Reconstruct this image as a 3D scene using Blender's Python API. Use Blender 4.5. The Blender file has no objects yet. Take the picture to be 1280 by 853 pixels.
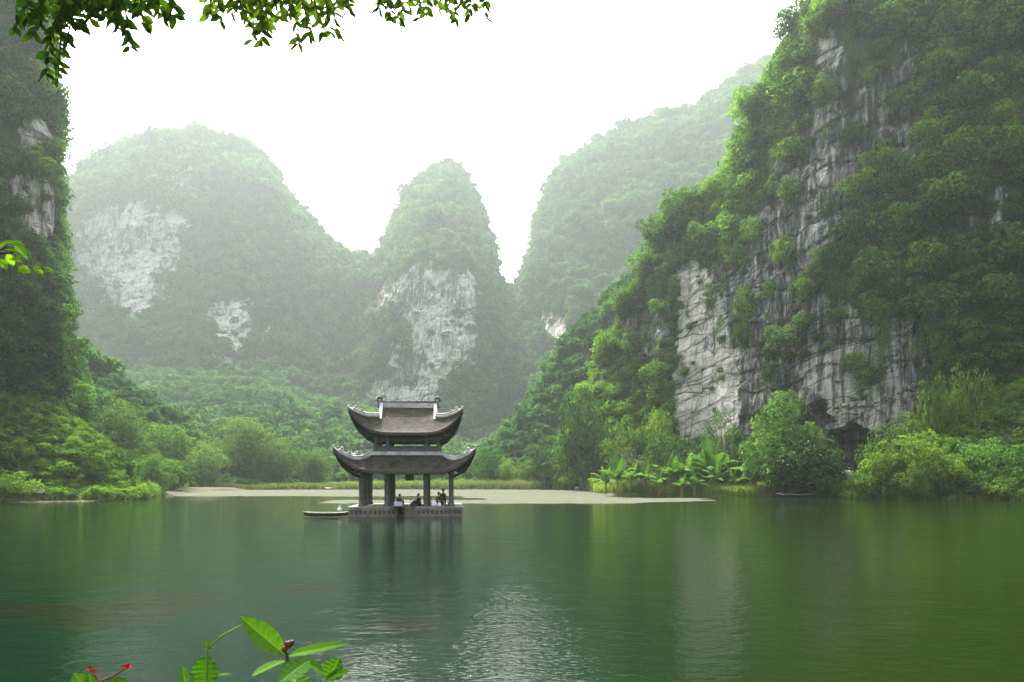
import bpy, math, random
import numpy as np
from mathutils import Vector, Matrix

S = bpy.context.scene
COL = S.collection
F = 1280 * 25.0 / 36.0          # focal length in photo pixels
CAMZ, HOR, CX = 3.0, 600.0, 640.0

# ------------------------------------------------------------------ camera
cam = bpy.data.cameras.new("camera")
cam.lens = 25.0; cam.sensor_width = 36.0; cam.sensor_fit = 'HORIZONTAL'
cam.shift_y = (HOR - 426.5) / 1280.0
cam.clip_start = 0.1; cam.clip_end = 6000
cam.dof.use_dof = True; cam.dof.focus_distance = 70.0; cam.dof.aperture_fstop = 9.0
camo = bpy.data.objects.new("camera", cam); COL.objects.link(camo)
camo.location = (0, 0, CAMZ); camo.rotation_euler = (math.radians(90), 0, 0)
S.camera = camo

# ------------------------------------------------------------------ light
SUN_EL, SUN_AZ = math.radians(55), math.radians(-23)      # azimuth from +Y towards +X
SUN_STRENGTH, SKY_STRENGTH = 3.6, 0.15
HAZE_DENSITY = 0.00064
HAZE_ANISO = 0.52
EXPOSURE = 2.75
w = bpy.data.worlds.new("World"); S.world = w; w.use_nodes = True
nt = w.node_tree
sky = nt.nodes.new("ShaderNodeTexSky"); sky.sky_type = 'NISHITA'; sky.sun_disc = False
sky.sun_elevation = SUN_EL; sky.sun_rotation = SUN_AZ
sky.air_density = 1.0; sky.dust_density = 9.0; sky.ozone_density = 1.0
bg = nt.nodes["Background"]; bg.inputs[1].default_value = SKY_STRENGTH
hs = nt.nodes.new('ShaderNodeHueSaturation'); hs.inputs['Saturation'].default_value = 0.4     # a milky, hazed-over sky
nt.links.new(sky.outputs[0], hs.inputs['Color']); nt.links.new(hs.outputs[0], bg.inputs[0])
sun = bpy.data.lights.new("sun", 'SUN'); sun.energy = SUN_STRENGTH; sun.angle = math.radians(0.6)
sun.color = (1.0, 0.95, 0.86)
suno = bpy.data.objects.new("sun", sun); COL.objects.link(suno)
sd = Vector((math.sin(SUN_AZ) * math.cos(SUN_EL), math.cos(SUN_AZ) * math.cos(SUN_EL), math.sin(SUN_EL)))
suno.rotation_euler = sd.to_track_quat('Z', 'Y').to_euler()
suno.location = sd * 100
S.view_settings.view_transform = 'Standard'; S.view_settings.look = 'None'
S.view_settings.gamma = 1.0; S.view_settings.exposure = EXPOSURE
S.render.engine = 'CYCLES'
S.cycles.use_denoising = True
S.cycles.max_bounces = 6; S.cycles.diffuse_bounces = 2; S.cycles.glossy_bounces = 3
S.cycles.transmission_bounces = 4; S.cycles.volume_bounces = 1; S.cycles.transparent_max_bounces = 8
S.cycles.sample_clamp_indirect = 4.0
S.cycles.caustics_reflective = False; S.cycles.caustics_refractive = False

# ------------------------------------------------------------------ helpers
def P(px, y, d):
    """world point seen at photo pixel (px, y) at depth d"""
    return np.array([(px - CX) / F * d, d, CAMZ + (HOR - y) / F * d])

def tag(o, label=None, cat=None, group=None, kind=None):
    if label: o["label"] = label
    if cat: o["category"] = cat
    if group: o["group"] = group
    if kind: o["kind"] = kind
    return o

def empty(name, loc=(0, 0, 0), rz=0.0):
    o = bpy.data.objects.new(name, None); COL.objects.link(o)
    o.empty_display_size = 0.3
    o.location = loc; o.rotation_euler = (0, 0, rz)
    return o

def link(name, me, mat=None, parent=None, loc=None):
    if mat is not None and len(me.materials) == 0: me.materials.append(mat)
    o = bpy.data.objects.new(name, me); COL.objects.link(o)
    if parent is not None: o.parent = parent
    if loc is not None: o.location = loc
    return o

def mesh_np(name, V, Q, smooth=False):
    V = np.asarray(V, dtype=np.float32); Q = np.asarray(Q, dtype=np.int32)
    me = bpy.data.meshes.new(name)
    n, k = Q.shape
    me.vertices.add(len(V)); me.vertices.foreach_set("co", V.ravel())
    me.loops.add(n * k); me.loops.foreach_set("vertex_index", Q.ravel())
    me.polygons.add(n)
    me.polygons.foreach_set("loop_start", np.arange(0, n * k, k, dtype=np.int32))
    me.polygons.foreach_set("loop_total", np.full(n, k, dtype=np.int32))
    me.polygons.foreach_set("use_smooth", np.full(n, smooth, dtype=bool))
    me.update(calc_edges=True)
    return me

def attr(me, name, vals, domain='POINT', typ='FLOAT'):
    a = me.attributes.new(name, typ, domain)
    key = {'FLOAT': 'value', 'INT': 'value', 'FLOAT_VECTOR': 'vector'}[typ]
    a.data.foreach_set(key, np.asarray(vals, dtype=np.int32 if typ == 'INT' else np.float32).ravel())

def grid_quads(nu, nv, wrap=False):
    i = np.arange(nu if wrap else nu - 1); j = np.arange(nv - 1)
    I, J = np.meshgrid(i, j, indexing='ij')
    I2 = (I + 1) % nu
    return np.stack([I * nv + J, I2 * nv + J, I2 * nv + J + 1, I * nv + J + 1], -1).reshape(-1, 4)

class MB:
    """collects simple shapes into one mesh"""
    def __init__(s): s.v = []; s.f = []
    def add(s, V, Fs):
        o = len(s.v); s.v += [tuple(p) for p in V]; s.f += [tuple(i + o for i in f) for f in Fs]
    def box(s, x0, x1, y0, y1, z0, z1, taper=0.0):
        t = taper
        V = [(x0, y0, z0), (x1, y0, z0), (x1, y1, z0), (x0, y1, z0),
             (x0 + t, y0 + t, z1), (x1 - t, y0 + t, z1), (x1 - t, y1 - t, z1), (x0 + t, y1 - t, z1)]
        s.add(V, [(0, 3, 2, 1), (4, 5, 6, 7), (0, 1, 5, 4), (1, 2, 6, 5), (2, 3, 7, 6), (3, 0, 4, 7)])
    def tube(s, pts, radii, n=8, flat=1.0, cap=True):
        pts = [Vector(p) for p in pts]
        if not hasattr(radii, '__len__'): radii = [radii] * len(pts)
        V = []; up = None
        for i, p in enumerate(pts):
            t = (pts[min(i + 1, len(pts) - 1)] - pts[max(i - 1, 0)])
            if t.length < 1e-9: t = Vector((0, 0, 1))
            t.normalize()
            ref = Vector((0, 0, 1)) if abs(t.z) < 0.95 else Vector((1, 0, 0))
            if up is not None:
                ref = up
            a = t.cross(ref)
            if a.length < 1e-6: a = t.orthogonal()
            a.normalize(); b = a.cross(t).normalized(); up = b
            for k in range(n):
                an = 2 * math.pi * k / n + math.pi / n
                V.append(p + a * math.cos(an) * radii[i] * flat + b * math.sin(an) * radii[i])
        Fs = []
        for i in range(len(pts) - 1):
            for k in range(n):
                k2 = (k + 1) % n
                Fs.append((i * n + k, i * n + k2, (i + 1) * n + k2, (i + 1) * n + k))
        if cap:
            Fs.append(tuple(range(n - 1, -1, -1))); Fs.append(tuple((len(pts) - 1) * n + k for k in range(n)))
        s.add(V, Fs)
    def lathe(s, prof, c=(0, 0), n=16):
        V = []; Fs = []
        for r, z in prof:
            for k in range(n):
                a = 2 * math.pi * k / n
                V.append((c[0] + r * math.cos(a), c[1] + r * math.sin(a), z))
        for i in range(len(prof) - 1):
            for k in range(n):
                k2 = (k + 1) % n
                Fs.append((i * n + k, i * n + k2, (i + 1) * n + k2, (i + 1) * n + k))
        Fs.append(tuple(range(n - 1, -1, -1))); Fs.append(tuple((len(prof) - 1) * n + k for k in range(n)))
        s.add(V, Fs)
    def build(s, name, mat=None, parent=None, smooth=False, loc=None):
        me = bpy.data.meshes.new(name); me.from_pydata(s.v, [], s.f); me.update()
        if smooth: me.polygons.foreach_set("use_smooth", [True] * len(me.polygons))
        return link(name, me, mat, parent, loc)

# ---- numpy noise
def _h(ix, iy, iz, seed):
    h = (ix.astype(np.int64) * 374761393 + iy.astype(np.int64) * 668265263 + iz.astype(np.int64) * 2147483647 + seed * 1274126177) & 0xFFFFFFFF
    h = ((h ^ (h >> 13)) * 1274126177) & 0xFFFFFFFF
    h = ((h ^ (h >> 15)) * 2246822519) & 0xFFFFFFFF
    return ((h ^ (h >> 16)) & 0xFFFFFF) / float(0xFFFFFF)

def vnoise(p, seed=0):
    p = np.asarray(p, dtype=np.float64)
    i = np.floor(p).astype(np.int64); f = p - i; f = f * f * (3 - 2 * f)
    r = 0
    for dx in (0, 1):
        for dy in (0, 1):
            for dz in (0, 1):
                wgt = (f[..., 0] if dx else 1 - f[..., 0]) * (f[..., 1] if dy else 1 - f[..., 1]) * (f[..., 2] if dz else 1 - f[..., 2])
                r = r + wgt * _h(i[..., 0] + dx, i[..., 1] + dy, i[..., 2] + dz, seed)
    return r * 2 - 1

def fbm(p, oct=4, seed=0, gain=0.5):
    p = np.asarray(p, dtype=np.float64); r = 0; a = 1; t = 0
    for k in range(oct):
        r = r + a * vnoise(p * (2.03 ** k), seed + k * 17); t += a; a *= gain
    return r / t

def ss(a, b, x):
    t = np.clip((x - a) / (b - a), 0, 1); return t * t * (3 - 2 * t)

def in_poly(x, y, poly):
    c = np.zeros(x.shape, bool); n = len(poly); j = n - 1
    for i in range(n):
        xi, yi = poly[i]; xj, yj = poly[j]
        cond = ((yi > y) != (yj > y)) & (x < (xj - xi) * (y - yi) / ((yj - yi) + 1e-9) + xi)
        c ^= cond; j = i
    return c

# ------------------------------------------------------------------ materials
def new_mat(name):
    m = bpy.data.materials.new(name); m.use_nodes = True
    m.node_tree.nodes.clear()
    return m, m.node_tree

class N:
    def __init__(s, t): s.t = t
    def __call__(s, typ, ins=None, **kw):
        n = s.t.nodes.new(typ)
        for k, v in kw.items(): setattr(n, k, v)
        for k, v in (ins or {}).items():
            if hasattr(v, 'is_linked') or isinstance(v, bpy.types.NodeSocket): s.t.links.new(v, n.inputs[k])
            else: n.inputs[k].default_value = v
        return n
    def math(s, op, a, b=0.0, clamp=False):
        n = s.t.nodes.new('ShaderNodeMath'); n.operation = op; n.use_clamp = clamp
        for i, v in enumerate((a, b)):
            if isinstance(v, bpy.types.NodeSocket): s.t.links.new(v, n.inputs[i])
            else: n.inputs[i].default_value = v
        return n.outputs[0]
    def mix(s, f, a, b, blend='MIX'):
        n = s.t.nodes.new('ShaderNodeMix'); n.data_type = 'RGBA'; n.blend_type = blend
        for i, v in ((0, f), (6, a), (7, b)):
            if isinstance(v, bpy.types.NodeSocket): s.t.links.new(v, n.inputs[i])
            else: n.inputs[i].default_value = v if i == 0 else (*v[:3], 1)
        return n.outputs[2]
    def ramp(s, f, stops):
        n = s.t.nodes.new('ShaderNodeValToRGB'); s.t.links.new(f, n.inputs[0])
        e = n.color_ramp.elements
        while len(e) < len(stops): e.new(0.5)
        for k, (p, c) in enumerate(stops):
            e[k].position = p; e[k].color = (*c[:3], 1) if hasattr(c, '__len__') else (c, c, c, 1)
        return n.outputs[0]
    def out(s, sh):
        o = s.t.nodes.new('ShaderNodeOutputMaterial'); s.t.links.new(sh, o.inputs[0]); return o

def leaf_mat(name, dark, light, trans=0.35, gloss=0.05, instancer=False, mottle=0.0):
    m, t = new_mat(name); n = N(t)
    sh = n('ShaderNodeAttribute', attribute_name='shade').outputs['Fac']
    if instancer:
        ti = n('ShaderNodeAttribute', attribute_name='tint', attribute_type='INSTANCER').outputs['Fac']
    else:
        ti = n('ShaderNodeObjectInfo').outputs['Random']
    f = n.math('ADD', n.math('MULTIPLY', sh, 0.55), n.math('MULTIPLY', ti, 0.45), True)
    if mottle:
        oc = n('ShaderNodeTexCoord').outputs['Object']
        nz = n('ShaderNodeTexNoise', {'Vector': oc, 'Scale': mottle, 'Detail': 5.0, 'Roughness': 0.7}).outputs[0]
        f = n.math('ADD', f, n.math('MULTIPLY', n.math('SUBTRACT', nz, 0.5), 1.1), True)
    f = n.ramp(f, [(0.22, 0.0), (0.78, 1.0)])
    c = n.mix(f, dark, light)
    if mottle > 20:
        c = n.mix(n.math('MULTIPLY', n('ShaderNodeAttribute', attribute_name='vein').outputs['Fac'], 0.55), c, (0.16, 0.26, 0.03))
    d = n('ShaderNodeBsdfDiffuse', {'Color': c}).outputs[0]
    tc = n.mix(1.0, c, (1.25, 1.3, 0.55), 'MULTIPLY')
    tr = n('ShaderNodeBsdfTranslucent', {'Color': tc}).outputs[0]
    mx = n('ShaderNodeMixShader', {0: trans, 1: d, 2: tr}).outputs[0]
    g = n('ShaderNodeBsdfGlossy', {'Color': (1, 1, 1, 1), 'Roughness': 0.55}).outputs[0]
    mx2 = n('ShaderNodeMixShader', {0: gloss * 0.2, 1: mx, 2: g}).outputs[0]
    n.out(mx2)
    return m

def simple(name, col, rough=0.7, col2=None, scale=5.0, bump=0.0, spec=0.3, metal=0.0):
    m, t = new_mat(name); n = N(t)
    tc = n('ShaderNodeTexCoord').outputs['Object']
    no = n('ShaderNodeTexNoise', {'Vector': tc, 'Scale': scale, 'Detail': 6.0, 'Roughness': 0.65})
    c = n.mix(n.ramp(no.outputs[0], [(0.35, 0.0), (0.65, 1.0)]), col, col2 or tuple(x * 0.7 for x in col))
    b = n('ShaderNodeBsdfPrincipled', {'Base Color': c, 'Roughness': rough, 'Metallic': metal, 'Specular IOR Level': spec})
    if bump:
        bp = n('ShaderNodeBump', {'Strength': bump, 'Distance': 0.05, 'Height': no.outputs[0]})
        t.links.new(bp.outputs[0], b.inputs['Normal'])
    n.out(b.outputs[0])
    return m

def rock_mat(name, tilt=0.0, scale=1.0, tone=1.0):
    m, t = new_mat(name); n = N(t)
    geo = n('ShaderNodeNewGeometry')
    pos = geo.outputs['Position']
    sx = n('ShaderNodeSeparateXYZ', {0: pos})
    # warp
    wn = n('ShaderNodeTexNoise', {'Vector': pos, 'Scale': 0.12 / scale, 'Detail': 3.0})
    zt = n.math('ADD', n.math('ADD', sx.outputs[2], n.math('MULTIPLY', sx.outputs[0], tilt)), n.math('MULTIPLY', wn.outputs[0], 4.0 * scale))
    # vertical streaks
    cv = n('ShaderNodeCombineXYZ', {0: sx.outputs[0], 1: sx.outputs[1], 2: n.math('MULTIPLY', sx.outputs[2], 0.07)})
    st = n('ShaderNodeTexNoise', {'Vector': cv.outputs[0], 'Scale': 0.8 / scale, 'Detail': 8.0, 'Roughness': 0.75}).outputs[0]
    big = n('ShaderNodeTexNoise', {'Vector': pos, 'Scale': 0.07 / scale, 'Detail': 5.0, 'Roughness': 0.6}).outputs[0]
    pale = n('ShaderNodeAttribute', attribute_name='pale').outputs['Fac']
    veg = n('ShaderNodeAttribute', attribute_name='veg').outputs['Fac']
    f = n.math('ADD', n.math('ADD', n.math('SUBTRACT', n.math('MULTIPLY', st, 2.0), 0.575), n.math('MULTIPLY', big, 0.5)), n.math('MULTIPLY', n.math('SUBTRACT', pale, 0.5), 0.62))
    c = n.ramp(f, [(0.42, (0.022, 0.025, 0.025)), (0.57, (0.075, 0.080, 0.078)), (0.70, (0.17, 0.175, 0.162)), (0.84, (0.40, 0.39, 0.345)), (1.0, (0.56, 0.54, 0.48))])
    c = n.mix(1.0, c, (tone, tone, tone), 'MULTIPLY')
    # ochre stain
    oc = n('ShaderNodeTexNoise', {'Vector': cv.outputs[0], 'Scale': 0.2 / scale, 'Detail': 4.0}).outputs[0]
    c = n.mix(n.ramp(oc, [(0.60, 0.0), (0.78, 0.5)]), c, (0.85, 0.62, 0.40), 'MULTIPLY')
    # bedding and joint cracks: edges of long flat blocks
    def cracks(w_, h_, thr, seed):
        v = n('ShaderNodeCombineXYZ', {0: n.math('DIVIDE', sx.outputs[0], w_ * scale), 1: n.math('DIVIDE', sx.outputs[1], w_ * scale), 2: n.math('ADD', n.math('DIVIDE', zt, h_ * scale), seed)})
        vo = n('ShaderNodeTexVoronoi', {'Vector': v.outputs[0], 'Scale': 1.0, 'Randomness': 0.85}, feature='DISTANCE_TO_EDGE')
        return n.ramp(vo.outputs['Distance'], [(0.0, 1.0), (thr, 0.0)])
    patchy = n.ramp(wn.outputs[0], [(0.35, 0.25), (0.6, 1.0)])
    streaky = n.ramp(big, [(0.40, 0.15), (0.58, 1.0)])
    crack = n.math('MAXIMUM', n.math('MULTIPLY', n.math('MULTIPLY', cracks(30.0, 3.4, 0.030, 0.0), 0.95), streaky),
                   n.math('MAXIMUM', n.math('MULTIPLY', n.math('MULTIPLY', cracks(4.5, 16.0, 0.028, 3.1), 0.7), patchy), n.math('MULTIPLY', n.math('MULTIPLY', cracks(5.0, 1.3, 0.05, 7.3), 0.45), patchy)))
    c = n.mix(crack, c, (0.018, 0.018, 0.018))
    # green soil under plants, colour kept dark for the shade between crowns
    gn = n('ShaderNodeTexNoise', {'Vector': pos, 'Scale': 0.5 / scale, 'Detail': 6.0, 'Roughness': 0.7}).outputs[0]
    gc = n.mix(gn, (0.018, 0.035, 0.012), (0.05, 0.085, 0.025))
    vf = n.ramp(n.math('ADD', veg, n.math('MULTIPLY', n.math('SUBTRACT', gn, 0.5), 0.9)), [(0.42, 0.0), (0.6, 1.0)])
    c = n.mix(vf, c, gc)
    hgt = n.math('SUBTRACT', n.math('ADD', n.math('MULTIPLY', st, 0.5), n.math('MULTIPLY', gn, 0.4)), n.math('MULTIPLY', crack, 0.7))
    bp = n('ShaderNodeBump', {'Strength': 0.9, 'Distance': 1.0 * scale, 'Height': hgt})
    b = n('ShaderNodeBsdfPrincipled', {'Base Color': c, 'Roughness': 0.9, 'Specular IOR Level': 0.15, 'Normal': bp.outputs[0]})
    n.out(b.outputs[0])
    return m

# ------------------------------------------------------------------ hills
FARP = [(0, 0), (0.22, 0.42), (0.62, 0.60), (0.85, 0.78), (1, 1)]
CLIFFP = [(0, 0), (0.05, 0.10), (0.45, 0.34), (0.7, 0.55), (1, 1)]

def hill(name, cols, nu, nt, prof, amp, wl, strata, tilt, rocks, mat, back=70.0, far=1.0, farb=1.0, shift=0.0, caves=(), seed=1, label=None, gap_depth=1.0, rag=7.0):
    """cols: (px, crest y, base depth, crest depth).  A solid hill: front face, crest, back slope."""
    c = np.array(cols, float)
    c[:, 2] *= farb; c[:, 3] *= far
    c[:, 0] += np.array(shift if hasattr(shift, '__len__') else [shift] * len(c))
    # smooth resample along the crest's own length
    seg = np.r_[0, np.cumsum(np.hypot(np.diff(c[:, 0]), np.diff(c[:, 1])))]
    u = np.linspace(0, seg[-1], nu)
    px, yc, db, dc = [np.interp(u, seg, c[:, k]) for k in range(4)]
    ker = np.array([1, 2, 3, 2, 1]) / 9.0
    def sm(a):
        b = np.convolve(np.pad(a, 2, mode='edge'), ker, 'valid'); return b
    px, yc, db, dc = sm(px), sm(yc), sm(db), sm(dc)
    nb = max(8, nt // 8)
    tt = np.linspace(0, 1, nt); pr = np.array(prof, float)
    g = np.interp(tt, pr[:, 0], pr[:, 1])
    zc = np.maximum(CAMZ + (HOR - yc) / F * dc, 0.3)
    D = db[:, None] + (dc - db)[:, None] * g[None, :]
    Z = -1.5 + (zc + 1.5)[:, None] * tt[None, :]
    a = ((px - CX) / F)[:, None]
    # the crest is where the photo shows it; lower rows hang under it
    X = a * D
    tb = np.linspace(0, 1, nb + 1)[1:]
    Db = dc[:, None] + back * tb[None, :] ** 0.8
    Zb = zc[:, None] * (1 - tb[None, :] ** 1.6) - 1.5 * tb[None, :]
    Xb = a * Db
    PT = np.stack([np.c_[X, Xb], np.c_[D, Db], np.c_[Z, Zb]], -1)
    nv = nt + nb
    du = np.gradient(PT, axis=0); dv = np.gradient(PT, axis=1)
    nrm = np.cross(du, dv); nrm /= (np.linalg.norm(nrm, axis=-1, keepdims=True) + 1e-9)
    # orient towards the camera on the front
    flip = np.sign((nrm[:, :nt] * -PT[:, :nt]).sum(-1).mean()); nrm = nrm * flip
    q = PT / wl
    big = fbm(q * np.array([1, 1, 0.55]), 4, seed)
    butt = fbm(q * np.array([3.2, 3.2, 0.5]), 3, seed + 31)
    mid = fbm(q * np.array([7, 7, 5.0]), 3, seed + 57)
    disp = amp * (1.3 * big + 0.7 * butt + 0.35 * mid)
    pxj = CX + F * PT[..., 0] / PT[..., 1]; pyj = HOR - F * (PT[..., 2] - CAMZ) / PT[..., 1]
    jx = pxj + rag * fbm(q * 9, 3, seed + 5) * 2; jy = pyj + rag * 1.5 * fbm(q * 9, 3, seed + 9) * 2
    rock = np.zeros(PT.shape[:2]); pale = np.full(PT.shape[:2], 0.3)
    for poly, pl, cov in rocks:
        inside = in_poly(jx, jy, poly)
        rock = np.where(inside, np.maximum(rock, cov), rock); pale = np.where(inside, pl, pale)
    cave = np.zeros(PT.shape[:2])
    for poly, dep in caves:
        ins = in_poly(jx, jy, poly); ins[:, nt:] = False; cave = np.where(ins, dep, cave); rock = np.where(ins, .97, rock); pale = np.where(ins, .25, pale)
    rock[:, nt:] = 0
    # bedding: notches and steps on the bare faces
    s = (PT[..., 2] + tilt * PT[..., 0] + 2.5 * strata * 0.4 * fbm(q * 2, 3, seed + 3)) / strata
    fr = s - np.floor(s); layer = np.floor(s)
    blk = _h(layer.astype(int), np.floor(PT[..., 0] / (strata * 1.7) + 0.37 * layer).astype(int), np.zeros_like(layer).astype(int), seed) - 0.5
    ridge = 1 - np.abs(fbm(q * np.array([14, 14, 2.0]), 3, seed + 77)) * 2
    col = np.floor((PT[..., 0] - 0.6 * PT[..., 1]) / (strata * 0.9) + 0.8 * fbm(q * 3, 2, seed + 8)); cut = np.floor((PT[..., 2] + tilt * PT[..., 0]) / (strata * 4.0) + 2.0 * _h(col.astype(int), np.zeros_like(col).astype(int), np.zeros_like(col).astype(int), seed + 1))
    pil = _h(col.astype(int), cut.astype(int), np.ones_like(col).astype(int), seed + 2) - 0.5
    disp = disp + np.where(rock > 0.3, gap_depth * np.where(pale > .97, .45, 1.0) * (-1.2 * ss(0.12, 0.0, fr) + 0.9 * blk + 2.2 * pil + 0.5 * (ridge - 0.6)), 0.0)
    disp = disp - cave
    PT = PT + nrm * disp[..., None] * np.r_[np.ones(nt), np.linspace(1, 0.3, nb)][None, :, None]
    PT[:, 0, 2] = -2.0
    V = PT.reshape(-1, 3)
    Q = grid_quads(nu, nv)
    if flip > 0: Q = Q
    me = mesh_np(name, V, Q, smooth=False)
    attr(me, 'veg', (1 - rock).ravel()); attr(me, 'pale', pale.ravel())
    o = link(name, me, mat); tag(o, kind='structure')
    return dict(o=o, P=PT, rock=rock, nrm=nrm, nt=nt, nb=nb, name=name)

def hill_points(h, spacing, rmin, rmax, seed, ledge=0.06, extra=1.0, keep=None, tmax=1.15):
    """random points over the hill's front; denser where it is green"""
    rng = np.random.default_rng(seed)
    PT = h['P']; nt = h['nt']; lim = int(min(nt + h['nb'] - 1, nt * tmax))
    A = PT[:-1, :lim - 1]; B = PT[1:, :lim - 1]; C = PT[:-1, 1:lim]
    ar = np.linalg.norm(np.cross(B - A, C - A), axis=-1)
    rk = h['rock'][:-1, :lim - 1]
    wgt = ar * (1 - rk * (1 - ledge))
    if keep is not None:
        px = CX + F * A[..., 0] / A[..., 1]; py = HOR - F * (A[..., 2] - CAMZ) / A[..., 1]
        wgt = wgt * keep(px, py)
    n = int(wgt.sum() / spacing ** 2 * extra)
    idx = rng.choice(wgt.size, n, p=(wgt / wgt.sum()).ravel())
    i, j = np.unravel_index(idx, wgt.shape)
    r1, r2 = rng.random(n)[:, None], rng.random(n)[:, None]
    p = A[i, j] + (B[i, j] - A[i, j]) * r1 + (C[i, j] - A[i, j]) * r2
    nr = h['nrm'][i, j]
    sz = rmin + (rmax - rmin) * rng.random(n) ** 1.8
    sz = np.where(rk[i, j] > 0.3, sz * 0.5, sz)
    patch = fbm(p / 14.0, 3, seed + 3)
    sz = sz * (1 + 0.45 * patch); sz = np.where(rng.random(n) < .05, sz * 1.5, sz)
    p = p + nr * (sz * 0.22)[:, None]
    tint = np.clip(0.5 + 0.75 * fbm(p / (8.0 * rmax / 3.0), 4, seed) * 1.6 + rng.normal(0, 0.2, n), 0, 1)
    return p, sz, tint

# ---- leaf meshes
def leaves_mesh(name, Cn, Nr, L, aspect, shade, seed, tang=None, hexa=False):
    rng = np.random.default_rng(seed); n = len(Cn)
    Nr = Nr / (np.linalg.norm(Nr, axis=1, keepdims=True) + 1e-9)
    t = rng.normal(size=(n, 3)) if tang is None else tang + rng.normal(size=(n, 3)) * 0.25
    t = t - (t * Nr).sum(1, keepdims=True) * Nr; t /= (np.linalg.norm(t, axis=1, keepdims=True) + 1e-9)
    b = np.cross(Nr, t); L = L[:, None]; W = L * aspect
    if hexa:
        V = np.stack([Cn, Cn + t * L * .3 + b * W * .42 + Nr * L * .05, Cn + t * L * .68 + b * W * .38 + Nr * L * .02, Cn + t * L - Nr * L * .12,
                      Cn + t * L * .68 - b * W * .38 + Nr * L * .02, Cn + t * L * .3 - b * W * .42 + Nr * L * .05], 1).reshape(-1, 3)
        base = np.arange(n)[:, None] * 6
        Q = np.concatenate([base + np.array([[0, 1, 2, 3]]), base + np.array([[0, 3, 4, 5]])], 1).reshape(-1, 4)
        rep = 2
    else:
        V = np.stack([Cn - t * L / 2 - Nr * L * .08, Cn + b * W / 2 + Nr * L * .08, Cn + t * L / 2 - Nr * L * .08, Cn - b * W / 2 + Nr * L * .08], 1).reshape(-1, 3)
        Q = np.arange(n * 4).reshape(-1, 4); rep = 1
    me = mesh_np(name, V, Q)
    attr(me, 'shade', np.repeat(shade, rep), 'FACE')
    return me

def crown(name, seed, puffs=18, per=55, leaf=0.13, zs=0.8, aspect=0.55, spread=0.66, pr=(0.26, 0.46), up=0.35, jit=0.45, cone=0.0):
    rng = np.random.default_rng(seed)
    C, Nn, Ls, Sh = [], [], [], []
    for k in range(puffs):
        d = rng.normal(size=3); d /= np.linalg.norm(d); d[2] = d[2] * 0.9 + 0.12
        rad = spread * rng.random() ** 0.4
        c = d * rad
        if cone: c[:2] *= (1 - cone * max(0, c[2]) / 0.9)
        r = rng.uniform(*pr)
        m = int(per * (r / np.mean(pr)) ** 2)
        q = rng.normal(size=(m, 3)); q[:, 2] += up; q /= np.linalg.norm(q, axis=1, keepdims=True)
        rr = r * rng.uniform(0.72, 1.06, (m, 1))
        pos = c + q * rr * np.array([1, 1, 0.8])
        C.append(pos); Nn.append(q + np.array([0, 0, 0.55]) + rng.normal(size=(m, 3)) * jit); Ls.append(leaf * rng.uniform(0.6, 1.35, m))
        Sh.append(np.clip(rng.uniform(0.1, 0.9) + rng.normal(0, 0.2, m), 0, 1))
    C = np.concatenate(C); C[:, 2] *= zs
    return leaves_mesh(name, C, np.concatenate(Nn), np.concatenate(Ls), aspect, np.concatenate(Sh), seed)

def droop_crown(name, seed, puffs=20, per=60, leaf=0.16, zs=0.8):
    """feathery, drooping foliage: long leaves hanging outward"""
    rng = np.random.default_rng(seed); C, Nn, Ls, Sh, T = [], [], [], [], []
    for k in range(puffs):
        d = rng.normal(size=3); d /= np.linalg.norm(d); d[2] = abs(d[2]) * 0.8 - 0.1
        base = d * 0.35; out = np.array([d[0], d[1], 0.25]); ln = rng.uniform(0.45, 0.75)
        m = per; s = rng.random(m) ** 0.8
        hang = rng.uniform(.5, 1.5); arc = base + out * (s * ln)[:, None] + np.array([0, 0, 1.0]) * (0.30 * s - hang * s ** 2.2)[:, None] * ln * 1.2 + np.array([0, 0, 0.18])
        pos = arc + rng.normal(size=(m, 3)) * 0.075
        C.append(pos); Ls.append(leaf * rng.uniform(0.6, 1.3, m))
        T.append(np.tile(out, (m, 1)) * 0.5 + np.array([0, 0, -0.8]) * s[:, None] + rng.normal(size=(m, 3)) * 0.3)
        nn = np.tile(np.array([d[0] * .6, d[1] * .6, 0.8]), (m, 1)) + rng.normal(size=(m, 3)) * 0.5
        Nn.append(nn); Sh.append(np.clip(rng.uniform(0.3, 0.8) + rng.normal(0, 0.2, m), 0, 1))
    C = np.concatenate(C); C[:, 2] *= zs
    return leaves_mesh(name, C, np.concatenate(Nn), np.concatenate(Ls), 0.28, np.concatenate(Sh), seed, np.concatenate(T))

def hang_crown(name, seed, n=900, leaf=0.12):
    """curtain of creeper hanging down a rock: radius 1, from z=0.6 to z=-2.4"""
    rng = np.random.default_rng(seed)
    st = rng.uniform(-0.8, 0.8, (14, 2)) * np.array([1, 0.35]); ln = rng.uniform(0.9, 2.6, 14)
    k = rng.integers(0, 14, n); s = rng.random(n)
    pos = np.stack([st[k, 0] * (1 - .35 * s) + rng.normal(0, .14, n), st[k, 1] + rng.normal(0, .14, n), 0.6 - s * ln[k]], 1)
    nr = np.stack([rng.normal(0, .5, n), -np.ones(n) * .6 + rng.normal(0, .4, n), rng.uniform(0, .9, n)], 1)
    sh = np.clip(rng.uniform(.2, .8, 14)[k] + rng.normal(0, .2, n), 0, 1)
    return leaves_mesh(name, pos, nr, leaf * rng.uniform(.6, 1.3, n), 0.6, sh, seed)

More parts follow.
